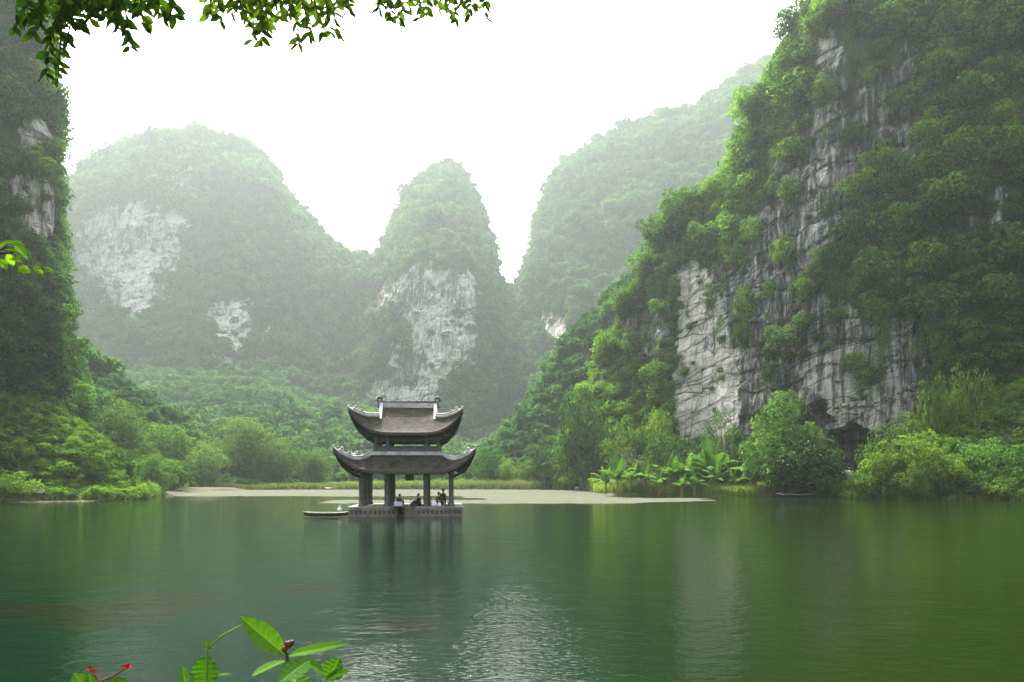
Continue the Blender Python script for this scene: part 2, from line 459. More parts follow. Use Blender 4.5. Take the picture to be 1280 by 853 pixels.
def foliage_instances(name, src, pts, sizes, tint, seed, picks=None, tilt=.2):
    """one stuff object: leaf clumps set on points"""
    rng = np.random.default_rng(seed); n = len(pts)
    me = bpy.data.meshes.new(name); me.vertices.add(n); me.vertices.foreach_set("co", np.asarray(pts, np.float32).ravel())
    attr(me, 'tint', tint)
    sc = np.stack([sizes * rng.uniform(.85, 1.2, n), sizes * rng.uniform(.85, 1.2, n), sizes * rng.uniform(.75, 1.15, n)], 1)
    attr(me, 'size', sc, typ='FLOAT_VECTOR')
    attr(me, 'turn', np.stack([rng.normal(0, tilt, n), rng.normal(0, tilt, n), rng.uniform(0, 6.28, n)], 1), typ='FLOAT_VECTOR')
    attr(me, 'pick', rng.integers(0, len(src.objects), n) if picks is None else picks, typ='INT')
    o = bpy.data.objects.new(name, me); COL.objects.link(o)
    g = bpy.data.node_groups.new(name, 'GeometryNodeTree')
    g.interface.new_socket('Geometry', in_out='INPUT', socket_type='NodeSocketGeometry')
    g.interface.new_socket('Geometry', in_out='OUTPUT', socket_type='NodeSocketGeometry')
    gi = g.nodes.new('NodeGroupInput'); go = g.nodes.new('NodeGroupOutput')
    ip = g.nodes.new('GeometryNodeInstanceOnPoints')
    ci = g.nodes.new('GeometryNodeCollectionInfo'); ci.inputs[0].default_value = src
    ci.inputs['Separate Children'].default_value = True; ci.inputs['Reset Children'].default_value = True
    def na(nm, dt):
        a = g.nodes.new('GeometryNodeInputNamedAttribute'); a.data_type = dt; a.inputs[0].default_value = nm
        return [s for s in a.outputs if s.enabled and s.name == 'Attribute'][0]
    L = g.links.new
    L(gi.outputs[0], ip.inputs['Points']); L(ci.outputs[0], ip.inputs['Instance'])
    ip.inputs['Pick Instance'].default_value = True
    L(na('pick', 'INT'), ip.inputs['Instance Index'])
    L(na('turn', 'FLOAT_VECTOR'), ip.inputs['Rotation']); L(na('size', 'FLOAT_VECTOR'), ip.inputs['Scale'])
    L(ip.outputs[0], go.inputs[0])
    md = o.modifiers.new('foliage', 'NODES'); md.node_group = g
    tag(o, kind='stuff')
    return o

def source(name, meshes, mat):
    c = bpy.data.collections.new(name)
    for k, me in enumerate(meshes):
        if len(me.materials) == 0: me.materials.append(mat)
        o = bpy.data.objects.new(name, me); c.objects.link(o)
    return c

# ---- foliage palettes (albedo)
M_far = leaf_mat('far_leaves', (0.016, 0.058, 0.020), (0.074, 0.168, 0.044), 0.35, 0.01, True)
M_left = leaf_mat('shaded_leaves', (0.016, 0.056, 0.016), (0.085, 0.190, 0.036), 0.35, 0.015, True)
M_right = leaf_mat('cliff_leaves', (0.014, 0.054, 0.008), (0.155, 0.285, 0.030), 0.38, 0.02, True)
M_vine = leaf_mat('vine_leaves', (0.022, 0.070, 0.010), (0.130, 0.240, 0.026), 0.40, 0.02, True)
T_deep = leaf_mat('deep_green_leaves', (0.016, 0.048, 0.010), (0.060, 0.130, 0.024), 0.3, 0.06)
T_mid = leaf_mat('mid_green_leaves', (0.022, 0.075, 0.012), (0.090, 0.190, 0.030), 0.35, 0.05)
T_yel = leaf_mat('yellow_green_leaves', (0.040, 0.095, 0.010), (0.150, 0.250, 0.026), 0.42, 0.04)
T_olive = leaf_mat('olive_leaves', (0.026, 0.066, 0.014), (0.100, 0.180, 0.036), 0.38, 0.04)
T_grey = leaf_mat('grey_green_leaves', (0.045, 0.075, 0.040), (0.120, 0.160, 0.085), 0.3, 0.05)
T_ban = leaf_mat('banana_leaves', (0.045, 0.120, 0.018), (0.105, 0.205, 0.030), 0.34, 0.012)
T_cliff = leaf_mat('cliff_tree_leaves', (0.018, 0.060, 0.008), (0.140, 0.270, 0.026), 0.38, 0.05)
M_grass = leaf_mat('grass_blades', (0.080, 0.150, 0.022), (0.220, 0.310, 0.060), 0.4, 0.04)
M_dry = leaf_mat('dry_reeds', (0.080, 0.095, 0.036), (0.210, 0.205, 0.090), 0.4, 0.03)
M_bark = simple('bark', (0.12, 0.095, 0.07), 0.9, (0.05, 0.04, 0.03), 9, 0.5)
M_culm = simple('bamboo_culm', (0.17, 0.19, 0.06), 0.6, (0.10, 0.12, 0.03), 6)

R_near = rock_mat('limestone_right', tilt=-0.28, scale=1.0, tone=0.9)
R_left = rock_mat('limestone_left', tilt=0.1, scale=1.0)
R_far = rock_mat('limestone_far', tilt=-0.05, scale=2.2, tone=1.05)

# ------------------------------------------------------------------ large structure: hills
h_right = hill('right_cliff_hill',
    [(684, 612, 205, 207), (692, 560, 204, 212), (706, 500, 200, 212), (742, 436, 192, 208), (762, 392, 187, 205), (778, 362, 183, 202),
     (797, 330, 178, 199), (806, 300, 176, 197), (822, 268, 174, 195), (868, 246, 166, 187), (902, 214, 158, 180), (918, 170, 155, 177),
     (932, 122, 152, 175), (958, 78, 149, 170), (985, 15, 146, 166), (1010, -60, 143, 164), (1080, -150, 137, 160), (1180, -200, 130, 156),
     (1290, -230, 122, 152), (1450, -240, 108, 142), (1750, -240, 84, 120), (2100, -220, 62, 98)],
    380, 330, CLIFFP, 3.2, 26.0, 5.5, -0.28,
    [([(846, 332), (868, 322), (892, 345), (905, 385), (922, 430), (926, 490), (930, 545), (845, 550), (842, 480)], 1.0, 0.97),
     ([(1030, 50), (1056, 60), (1050, 100), (1105, 95), (1140, 55), (1175, 90), (1150, 185), (1125, 225), (1080, 245), (1065, 275), (1040, 310),
       (1002, 360), (1046, 372), (1090, 410), (1150, 395), (1165, 450), (1156, 520), (1085, 560), (1040, 575), (990, 560), (930, 545), (926, 480),
       (912, 420), (902, 380), (890, 330), (925, 290), (950, 260), (975, 205), (1000, 170), (1018, 110)], 0.42, 0.93),
     ([(1000, 455), (1040, 440), (1110, 420), (1142, 410), (1150, 455), (1140, 520), (1085, 565), (1050, 570), (1032, 500), (1000, 500)], 0.72, 0.96),
     ([(1028, 50), (1058, 55), (1045, 85), (1030, 100)], 0.8, 0.9),
     ([(990, 210), (1010, 205), (1070, 215), (1040, 255), (1025, 320), (1005, 330)], 0.6, 0.85),
     ([(1215, 260), (1250, 230), (1260, 270), (1235, 310), (1225, 355), (1205, 350)], 0.40, 0.8),
     ([(925, 270), (950, 260), (945, 300), (922, 320)], 0.40, 0.8),
     ([(780, 400), (800, 390), (838, 350), (842, 430), (815, 450), (785, 440)], 0.42, 0.55)],
    R_near, shift=20.0, caves=[([(1030, 538), (1078, 528), (1098, 556), (1094, 612), (1040, 612), (1026, 570)], 6.0), ([(992, 520), (1030, 508), (1040, 530), (1000, 545)], 2.5)], seed=11, gap_depth=0.75, rag=6.0)

h_left = hill('left_cliff_hill',
    [(-1500, -200, 30, 62), (-700, -300, 58, 92), (-200, -300, 92, 124), (0, -220, 110, 138), (40, -90, 112, 140), (60, -20, 114, 141),
     (74, 40, 117, 142), (84, 95, 121, 143), (89, 150, 125, 144), (88, 195, 126, 145), (86, 230, 126, 145), (86, 292, 127, 145), (97, 345, 128, 146), (106, 385, 130, 147), (117, 430, 133, 148),
     (127, 490, 137, 149), (138, 550, 143, 150), (152, 612, 151, 153)],
    230, 240, CLIFFP, 3.0, 24.0, 6.0, 0.1,
    [([(16, 130), (46, 126), (50, 188), (18, 196)], 0.8, 0.95), ([(44, 160), (84, 168), (88, 235), (50, 240)], 0.6, 0.9),
     ([(8, 222), (52, 216), (60, 300), (10, 300)], 0.7, 0.95), ([(52, 250), (98, 252), (98, 318), (52, 316)], 0.95, 0.97)],
    R_left, shift=[0, 0, 0, -6, -14, -18, -22, -28, -34, -38, -42, -44, -44, -42, -40, -36, -30, -26], seed=23, rag=5.0)

h_foot = hill('left_foothill',
    [(40, 420, 165, 215), (90, 440, 168, 225), (130, 462, 174, 232), (175, 492, 184, 238), (225, 532, 196, 243), (275, 566, 207, 246), (320, 594, 218, 248), (335, 612, 228, 249)],
    120, 80, [(0, 0), (0.35, 0.35), (0.8, 0.8), (1, 1)], 2.5, 24.0, 6.0, 0.1, [], R_left, seed=29)

h_rfoot = hill('right_foothill',
    [(570, 612, 252, 254), (605, 585, 248, 268), (640, 540, 243, 282), (672, 488, 238, 290), (704, 440, 233, 292), (742, 398, 228, 290), (790, 350, 224, 286), (840, 310, 220, 280), (900, 270, 216, 272)],
    130, 110, [(0, 0), (0.3, 0.32), (0.8, 0.7), (1, 1)], 3.5, 30.0, 8.0, 0.1, [], R_far, seed=31)

h_mount = hill('left_mountain',
    [(40, 420, 300, 330), (62, 330, 285, 330), (84, 262, 275, 332), (94, 238, 270, 333), (112, 218, 265, 335), (132, 200, 262, 338), (165, 183, 258, 340), (205, 175, 255, 342),
     (245, 167, 252, 342), (282, 177, 250, 342), (312, 187, 248, 340), (334, 207, 247, 338), (346, 232, 246, 336), (366, 262, 245, 334), (400, 302, 245, 330), (430, 326, 247, 326),
     (456, 328, 250, 322), (474, 338, 254, 320), (490, 400, 262, 318), (510, 500, 280, 316), (525, 612, 310, 315)],
    260, 200, [(0, 0), (0.22, 0.55), (0.42, 0.68), (0.75, 0.76), (0.9, 0.86), (1, 1)], 6.0, 52.0, 10.0, -0.05,
    [([(112, 262), (160, 254), (236, 266), (232, 300), (218, 350), (212, 385), (186, 392), (170, 402), (148, 405), (135, 375), (108, 350), (96, 300)], 0.6, 0.9),
     ([(130, 330), (190, 305), (205, 320), (190, 392), (165, 404), (150, 400), (150, 360)], 0.95, 0.95),
     ([(150, 256), (232, 268), (230, 290), (150, 280)], 0.95, 0.85),
     ([(208, 300), (222, 300), (220, 350), (206, 352)], 0.95, 0.9),
     ([(252, 376), (316, 378), (316, 425), (290, 440), (262, 420)], 0.8, 0.8),
     ([(268, 446), (304, 448), (300, 470), (272, 468)], 0.85, 0.85), ([(330, 408), (345, 412), (340, 424)], 0.9, 0.9),
     ([(205, 210), (240, 205), (250, 250), (205, 250)], 0.5, 0.6)],
    R_far, seed=37, gap_depth=1.8, rag=7.0, back=210, far=2.75, farb=1.06)

h_cone = hill('centre_cone_hill',
    [(425, 612, 318, 322), (440, 480, 305, 324), (456, 395, 296, 326), (472, 334, 288, 328), (486, 298, 283, 329), (500, 264, 278, 330), (518, 232, 274, 330), (536, 213, 270, 330), (552, 206, 268, 330), (565, 205, 267, 330),
     (578, 214, 268, 330), (590, 244, 270, 330), (600, 280, 272, 330), (611, 308, 275, 330), (618, 344, 278, 330), (629, 358, 282, 330), (642, 364, 286, 330), (660, 390, 292, 330), (682, 450, 302, 330), (700, 540, 316, 330), (708, 612, 326, 331)],
    230, 220, [(0, 0), (0.08, 0.46), (0.5, 0.56), (0.72, 0.74), (1, 1)], 3.6, 46.0, 9.0, -0.1,
    [([(500, 385), (560, 375), (590, 398), (597, 420), (596, 452), (562, 458), (548, 512), (520, 515), (450, 512), (462, 485), (490, 470), (516, 440)], 0.82, 0.95),
     ([(488, 430), (502, 430), (502, 455), (488, 458)], 0.98, 0.95),
     ([(478, 350), (540, 330), (598, 342), (598, 395), (545, 372), (500, 390), (470, 400)], 0.5, 0.85),
     ([(536, 335), (556, 335), (552, 375), (542, 375)], 0.95, 0.9), ([(574, 345), (595, 345), (592, 392), (582, 390)], 0.9, 0.8),
     ([(500, 455), (516, 440), (530, 440), (520, 480), (480, 480)], 0.4, 0.6)],
    R_far, seed=41, gap_depth=1.6, rag=5.0, back=150, far=2.8, farb=1.06)

h_rmount = hill('right_mountain',
    [(585, 612, 318, 330), (606, 500, 305, 335), (626, 410, 296, 338), (642, 366, 290, 340), (656, 354, 286, 342), (663, 322, 283, 344), (676, 300, 280, 345), (680, 262, 278, 346), (694, 236, 276, 347), (704, 210, 274, 348), (740, 181, 270, 349),
     (782, 164, 266, 350), (820, 146, 262, 350), (868, 138, 260, 350), (902, 114, 258, 350), (942, 88, 256, 350), (1000, 50, 255, 350), (1100, 0, 255, 350), (1300, -60, 255, 350)],
    230, 170, [(0, 0), (0.2, 0.45), (0.6, 0.68), (0.85, 0.85), (1, 1)], 6.0, 52.0, 10.0, 0.1,
    [([(678, 400), (712, 392), (710, 420), (696, 440), (684, 425)], 0.95, 0.9), ([(832, 203), (844, 203), (842, 220), (834, 216)], 0.95, 0.9)],
    R_far, seed=47, gap_depth=2, rag=4.0, back=170, far=2.8, farb=1.08)

# low vine-covered banks at the two sides
h_vleft = hill('left_vine_bank',
    [(-900, 560, 40, 48), (-300, 500, 72, 84), (-60, 486, 92, 108), (0, 494, 98, 114), (40, 502, 100, 115), (80, 522, 102, 116), (110, 542, 104, 117), (142, 572, 107, 117), (162, 600, 110, 116), (166, 622, 113, 115)],
    110, 60, [(0, 0), (0.45, 0.3), (0.8, 0.7), (1, 1)], 1.4, 9.0, 6.0, 0.0, [], R_left, seed=53, back=22)
h_vright = hill('right_vine_bank',
    [(1058, 618, 118, 120), (1076, 598, 115, 122), (1110, 572, 113, 123), (1160, 548, 111, 124), (1210, 520, 109, 124), (1260, 490, 107, 124), (1320, 470, 104, 122), (1500, 470, 88, 108), (1900, 480, 60, 80)],
    120, 60, [(0, 0), (0.4, 0.3), (0.8, 0.7), (1, 1)], 1.4, 9.0, 6.0, 0.0, [], R_near, seed=59, back=22)


# ------------------------------------------------------------------ haze: one closed box of even air
def haze_box():
    b = MB(); b.box(-1250, 1250, -320, 1400, -4.0, 600.0)
    m, t = new_mat('haze_air'); n = N(t)
    v = n('ShaderNodeVolumePrincipled', {'Color': (0.150, 0.176, 0.172, 1), 'Density': HAZE_DENSITY, 'Anisotropy': HAZE_ANISO})
    o = t.nodes.new('ShaderNodeOutputMaterial'); t.links.new(v.outputs[0], o.inputs['Volume'])
    tag(b.build('haze', m), kind='stuff')
haze_box()

# ------------------------------------------------------------------ ground, water, mud flat
SHORE = [(-400, 82), (-50, 93), (60, 97), (120, 101), (165, 106), (185, 118), (200, 150), (225, 190), (290, 208), (400, 214), (560, 216), (690, 212), (728, 196), (742, 165), (770, 152),
         (850, 143), (950, 132), (1030, 121), (1100, 114), (1200, 108), (1280, 104), (1500, 90)]
SH = np.array(SHORE, float)
def shore_gap(X, Y):
    px = CX + F * X / np.maximum(Y, 8.0)
    return Y - np.interp(px, SH[:, 0], SH[:, 1])
def ground_z(X, Y):
    X = np.asarray(X, float); Y = np.asarray(Y, float)
    p = np.stack([X, Y, np.zeros_like(X)], -1)
    g = shore_gap(X, Y) + 2.0 * fbm(p / 9.0, 3, 91)
    g = np.maximum(g, np.abs(X) - (76 + 6 * fbm(p / 11.0, 2, 92)))
    near = 3.6 - Y + 0.5 * fbm(p / 2.0, 2, 93)
    g = np.where(Y < 20, np.maximum(g, near * 4), g)
    z = np.where(g > 0, 0.05 + 1.35 * (1 - np.exp(-g / 9.0)), np.maximum(g * 0.12, -1.6))
    return z + 0.08 * fbm(p / 1.7, 2, 95) * (g > 0)

gx = np.concatenate([np.linspace(-1100, -160, 12), np.linspace(-150, 150, 260), np.linspace(160, 1100, 12)])
gy = np.concatenate([np.linspace(-300, -40, 8), np.linspace(-30, 260, 250), np.linspace(270, 1380, 20)])
GX, GY = np.meshgrid(gx, gy, indexing='ij')
me = mesh_np('ground', np.stack([GX, GY, ground_z(GX, GY)], -1).reshape(-1, 3), grid_quads(len(gx), len(gy)), True)
M_ground = simple('bank_soil', (0.06, 0.066, 0.028), 0.95, (0.035, 0.03, 0.018), 0.35, 0.4, 0.1)
tag(link('ground', me, M_ground), kind='structure')

# water
def water_mat():
    m, t = new_mat('lake_water'); n = N(t)
    pos = n('ShaderNodeNewGeometry').outputs['Position']
    sx = n('ShaderNodeSeparateXYZ', {0: pos})
    big = n('ShaderNodeTexNoise', {'Vector': pos, 'Scale': 0.035, 'Detail': 3.0}).outputs[0]
    c = n.mix(n.ramp(big, [(0.35, 0.0), (0.7, 1.0)]), (0.0009, 0.0070, 0.0030), (0.0013, 0.0095, 0.0034))
    algae_reflection = n.ramp(n.math('ADD', n.math('MULTIPLY', n.math('DIVIDE', sx.outputs[0], sx.outputs[1]), 1.0), n.math('MULTIPLY', n.math('SUBTRACT', big, 0.5), 0.4)), [(0.0, 0.0), (0.45, 1.0)])  # olive towards the right: algae plus reflected green put into the colour
    # drowned weed beds under the surface
    def bed(cx, cy, rx, ry):
        a = n.math('DIVIDE', n.math('SUBTRACT', sx.outputs[0], cx), rx); b = n.math('DIVIDE', n.math('SUBTRACT', sx.outputs[1], cy), ry)
        r = n.math('ADD', n.math('MULTIPLY', a, a), n.math('MULTIPLY', b, b))
        return r
    wn = n('ShaderNodeTexNoise', {'Vector': pos, 'Scale': 1.1, 'Detail': 5.0, 'Roughness': 0.7}).outputs[0]
    wl = n('ShaderNodeTexNoise', {'Vector': pos, 'Scale': 0.5, 'Detail': 3.0}).outputs[0]
    tot = None
    for b in ((-11.4, 16.3, 1.4, 1.0), (-8.8, 16.8, 1.7, 2.6), (-5.7, 19.4, 1.1, 1.0), (-2.1, 14.6, 0.7, 0.6)):
        f = n.ramp(n.math('ADD', bed(*b), n.math('MULTIPLY', n.math('SUBTRACT', wl, 0.5), 2.2)), [(0.45, 1.0), (1.0, 0.0)])
        tot = f if tot is None else n.math('MAXIMUM', tot, f)
    wc = n.mix(n.ramp(wn, [(0.38, 0.0), (0.62, 1.0)]), (0.0025, 0.0045, 0.002), (0.0075, 0.0058, 0.0022))
    c = n.mix(n.math('MULTIPLY', algae_reflection, 0.8), c, (0.0060, 0.0125, 0.0006))
    c = n.mix(n.math('MULTIPLY', tot, 0.85), c, wc)
    # ripples, three scales
    mp = n('ShaderNodeMapping', {0: pos, 3: (1.0, 1.5, 1.0)}).outputs[0]
    r1 = n('ShaderNodeTexNoise', {'Vector': mp, 'Scale': 2.1, 'Detail': 3.0, 'Roughness': 0.55, 'Distortion': 0.5}).outputs[0]
    mp2 = n('ShaderNodeMapping', {0: pos, 2: (0, 0, 0.3), 3: (1.0, 1.9, 1.0)}).outputs[0]
    r2 = n('ShaderNodeTexNoise', {'Vector': mp2, 'Scale': 0.28, 'Detail': 3.0, 'Roughness': 0.5}).outputs[0]
    patch = n.ramp(n('ShaderNodeTexNoise', {'Vector': pos, 'Scale': 0.06, 'Detail': 2.0}).outputs[0], [(0.3, 0.55), (0.7, 1.0)])
    mp3 = n('ShaderNodeMapping', {0: pos, 2: (0, 0, -0.2), 3: (1.0, 1.6, 1.0)}).outputs[0]
    r3 = n('ShaderNodeTexNoise', {'Vector': mp3, 'Scale': 7.0, 'Detail': 3.0, 'Roughness': 0.55}).outputs[0]
    hh = n.math('ADD', n.math('MULTIPLY', n.math('MULTIPLY', r1, patch), 0.020), n.math('MULTIPLY', r2, 0.03))
    pk = n.math('POWER', n.math('MULTIPLY', n.math('SUBTRACT', r3, 0.42, True), 3.3), 4.5)      # small peaked wavelets, in patches shaped and placed to make the sun glitter
    wp = n('ShaderNodeTexNoise', {'Vector': pos, 'Scale': 0.9, 'Detail': 5.0, 'Roughness': 0.7}).outputs[0]
    br1 = n.math('MINIMUM', bed(0.15, 12.0, 1.25, 9.0), bed(-2.1, 10.5, 0.7, 3.0))
    glitter_patch = n.ramp(n.math('ADD', br1, n.math('MULTIPLY', n.math('SUBTRACT', wp, 0.5), 2.6)), [(0.0, 1.0), (1.3, 0.0)])
    hh = n.math('ADD', hh, n.math('MULTIPLY', n.math('MULTIPLY', r3, patch), 0.008))
    hh = n.math('ADD', hh, n.math('MULTIPLY', n.math('MULTIPLY', pk, glitter_patch), 0.026))
    bp = n('ShaderNodeBump', {'Strength': 1.0, 'Distance': 1.0, 'Height': hh})
    b = n('ShaderNodeBsdfPrincipled', {'Base Color': c, 'Roughness': 0.03, 'IOR': 1.333, 'Specular IOR Level': 0.30, 'Normal': bp.outputs[0]})
    n.out(b.outputs[0])
    return m
wx = np.linspace(-260, 260, 40); wy = np.linspace(-80, 300, 40)
WX, WY = np.meshgrid(wx, wy, indexing='ij')
me = mesh_np('water', np.stack([WX, WY, np.zeros_like(WX)], -1).reshape(-1, 3), grid_quads(40, 40))
tag(link('water', me, water_mat()), kind='structure')

# mud flat: rises out of the water where it is highest
fx = np.arange(-112, 52, 0.42); fy = np.concatenate([np.arange(90, 130, 0.4), np.arange(130, 224, 0.8)])
FX, FY = np.meshgrid(fx, fy, indexing='ij')
fpx = CX + F * FX / FY; fpy = HOR + F * CAMZ / FY
pn = np.stack([FX / 9.0, FY / 16.0, np.zeros_like(FX)], -1)
nz = fbm(pn, 4, 201); nz2 = fbm(pn * 4, 3, 207)
def band(y0, y1, x0, x1, sx=40, sy=1.0):
    return ss(y0 - sy, y0 + sy, fpy) * ss(y1 + sy, y1 - sy, fpy) * ss(x0 - sx, x0 + sx, fpx) * ss(x1 + sx, x1 - sx, fpx)
mask = np.maximum.reduce([band(609, 620.5, 215, 745, 25, 1.2), 1.0 * band(625.2, 629.6, 395, 800, 50, 0.9), band(613, 629.2, 590, 765, 45, 1.2), band(622.8, 627.2, 740, 880, 50, 1.2), 0.9 * band(620, 623, 560, 700, 50, 1.0)])
H = (mask - 0.52 + 0.46 * nz + 0.34 * nz2)
FZ = np.clip(H * 0.10, -0.12, 0.05)
keepv = H > -0.5
Q = grid_quads(len(fx), len(fy)); kv = keepv.ravel(); Q = Q[kv[Q].all(1)]
me = mesh_np('mud_flat', np.stack([FX, FY, FZ], -1).reshape(-1, 3), Q, True)
M_mud = simple('dried_mud', (0.062, 0.065, 0.042), 0.95, (0.028, 0.036, 0.019), 0.5, 0.2, 0.1)
tag(link('mud_flat', me, M_mud), kind='structure')

# ------------------------------------------------------------------ forest on the hills (uncountable)
c_far = source('far_crown', [crown('far_crown', s, 13, 26, 0.30, 0.85, 0.6) for s in (1, 2, 3, 4)], M_far)
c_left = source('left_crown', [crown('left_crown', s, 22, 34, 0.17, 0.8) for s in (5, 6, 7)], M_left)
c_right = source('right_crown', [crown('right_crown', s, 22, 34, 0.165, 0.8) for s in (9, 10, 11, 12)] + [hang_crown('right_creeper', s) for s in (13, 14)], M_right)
c_vine = source('vine_crown', [crown('vine_crown', s, 14, 46, 0.17, 0.7) for s in (15, 16)] + [droop_crown('vine_spray', 17, 16, 40, 0.2)], M_vine)

def cover(name, h, src, spacing, r0, r1, seed, tilt=.2, **kw):
    p, sz, ti = hill_points(h, spacing, r0, r1, seed, **kw)
    vis = np.abs(p[:, 0]) < p[:, 1] * 0.95 + 25
    vis &= p[:, 2] < 1.05 * p[:, 1] * 0.70 + 30
    p, sz, ti = p[vis], sz[vis], ti[vis]
    return foliage_instances(name, src, p, sz, ti, seed, tilt=tilt)
cover('mountain_forest', h_mount, c_far, 7.2, 5.2, 12.5, 301, ledge=0.05)
cover('cone_hill_forest', h_cone, c_far, 6.6, 4.6, 11.5, 302, ledge=0.05)
cover('far_ridge_forest', h_rmount, c_far, 7.6, 5.5, 13, 303)
cover('foothill_forest', h_foot, c_far, 2.9, 2.0, 4.6, 304)
cover('right_foothill_forest', h_rfoot, c_far, 3.2, 2.2, 5.2, 309)
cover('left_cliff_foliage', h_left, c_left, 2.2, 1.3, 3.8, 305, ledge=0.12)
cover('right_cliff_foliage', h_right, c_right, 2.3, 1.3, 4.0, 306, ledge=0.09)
cover('left_bank_creeper', h_vleft, c_vine, 1.0, 0.7, 1.7, 307, tilt=.5)
cover('right_bank_creeper', h_vright, c_vine, 1.0, 0.7, 1.8, 308, tilt=.5)
#@@REST

# ------------------------------------------------------------------ grass and reeds along the shores (uncountable)
def blades(name, pts, h0, h1, width, mat, seed, lean=0.35):
    rng = np.random.default_rng(seed); n = len(pts)
    h = rng.uniform(h0, h1, n); a = rng.uniform(0, 6.28, n)
    d = np.stack([np.cos(a), np.sin(a), np.zeros(n)], 1); sd = np.stack([-np.sin(a), np.cos(a), np.zeros(n)], 1)
    ln = (rng.random(n) ** 1.5 * lean * 2)[:, None] * h[:, None]
    w2 = width * rng.uniform(.6, 1.4, n)[:, None]
    b = np.asarray(pts)
    m = b + d * ln * 0.35 + np.array([0, 0, 1]) * (h * 0.6)[:, None]
    t = b + d * ln + np.array([0, 0, 1]) * (h * (1 - 0.25 * (ln[:, 0] / (h + 1e-6))))[:, None]
    V = np.stack([b - sd * w2, b + sd * w2, m + sd * w2 * .8, t, t, m - sd * w2 * .8], 1)
    V[:, 4] = t - sd * w2 * 0.1
    V = V.reshape(-1, 3)
    base = np.arange(n)[:, None] * 6
    Q = np.concatenate([base + np.array([[0, 1, 2, 5]]), base + np.array([[5, 2, 3, 4]])], 1).reshape(-1, 4)
    me = mesh_np(name, V, Q); attr(me, 'shade', np.repeat(np.clip(rng.normal(.5, .25, n), 0, 1), 2), 'FACE')
    return link(name, me, mat)

def shore_points(px0, px1, g0, g1, n, seed, clump=0.0):
    rng = np.random.default_rng(seed)
    px = rng.uniform(px0, px1, n); g = g0 + (g1 - g0) * rng.random(n)
    d = np.interp(px, SH[:, 0], SH[:, 1]) + g
    X = (px - CX) / F * d
    p = np.stack([X, d, np.zeros(n)], 1)
    if clump:
        k = fbm(p / 3.0, 3, seed) > clump - rng.random(n) * .4
        p = p[k]
    p[:, 2] = ground_z(p[:, 0], p[:, 1]) - 0.03
    return p[p[:, 2] > -0.1]

M_grass_d = leaf_mat('far_grass_blades', (0.075, 0.105, 0.030), (0.190, 0.210, 0.080), 0.4, 0.02)
tag(blades('far_shore_grass', shore_points(225, 735, 0.5, 10, 16000, 401), 0.9, 2.6, 0.09, M_grass_d, 401), kind='stuff')
tag(blades('far_shore_reeds', shore_points(225, 735, -0.5, 4, 7000, 402, 0.1), 0.7, 1.8, 0.09, M_dry, 402), kind='stuff')
tag(blades('shore_grass', np.concatenate([shore_points(742, 965, 0.2, 7, 15000, 403), shore_points(1010, 1120, 0.2, 4, 5000, 404), shore_points(170, 235, -3, 8, 2600, 405)]), 0.6, 2.2, 0.055, M_grass, 403), kind='stuff')
tag(blades('reed_bed', np.concatenate([shore_points(738, 812, 1.5, 11, 3800, 406, 0.25), shore_points(835, 862, 1, 5, 700, 407, 0.1)]), 1.2, 4.6, 0.05, leaf_mat('reed_blades', (0.06, 0.10, 0.022), (0.20, 0.22, 0.065), 0.4, 0.03), 406, 0.45), kind='stuff')
tag(blades('waterline_weeds', np.concatenate([shore_points(-20, 170, 0.2, 2.5, 900, 408), shore_points(1100, 1300, 0.2, 2.5, 1500, 409)]), 0.3, 0.9, 0.06, M_grass, 408), kind='stuff')

def undergrowth(name, segs, r0, r1, seed):
    p = np.concatenate([shore_points(*q, seed + k) for k, q in enumerate(segs)]); rng = np.random.default_rng(seed)
    sz = r0 + (r1 - r0) * rng.random(len(p)) ** 1.5; p[:, 2] += sz * .35
    return foliage_instances(name, c_vine, p, sz, np.clip(.5 + .7 * fbm(p / 4.0, 3, seed) + rng.normal(0, .2, len(p)), 0, 1), seed, tilt=.4)
undergrowth('bank_undergrowth', [(738, 1075, 1.2, 16, 900), (1060, 1320, .6, 8, 520), (-30, 175, .8, 7, 300), (170, 240, 0, 10, 160)], .7, 1.9, 331)
undergrowth('far_shore_undergrowth', [(215, 740, 8, 22, 700)], 1.0, 2.6, 341)

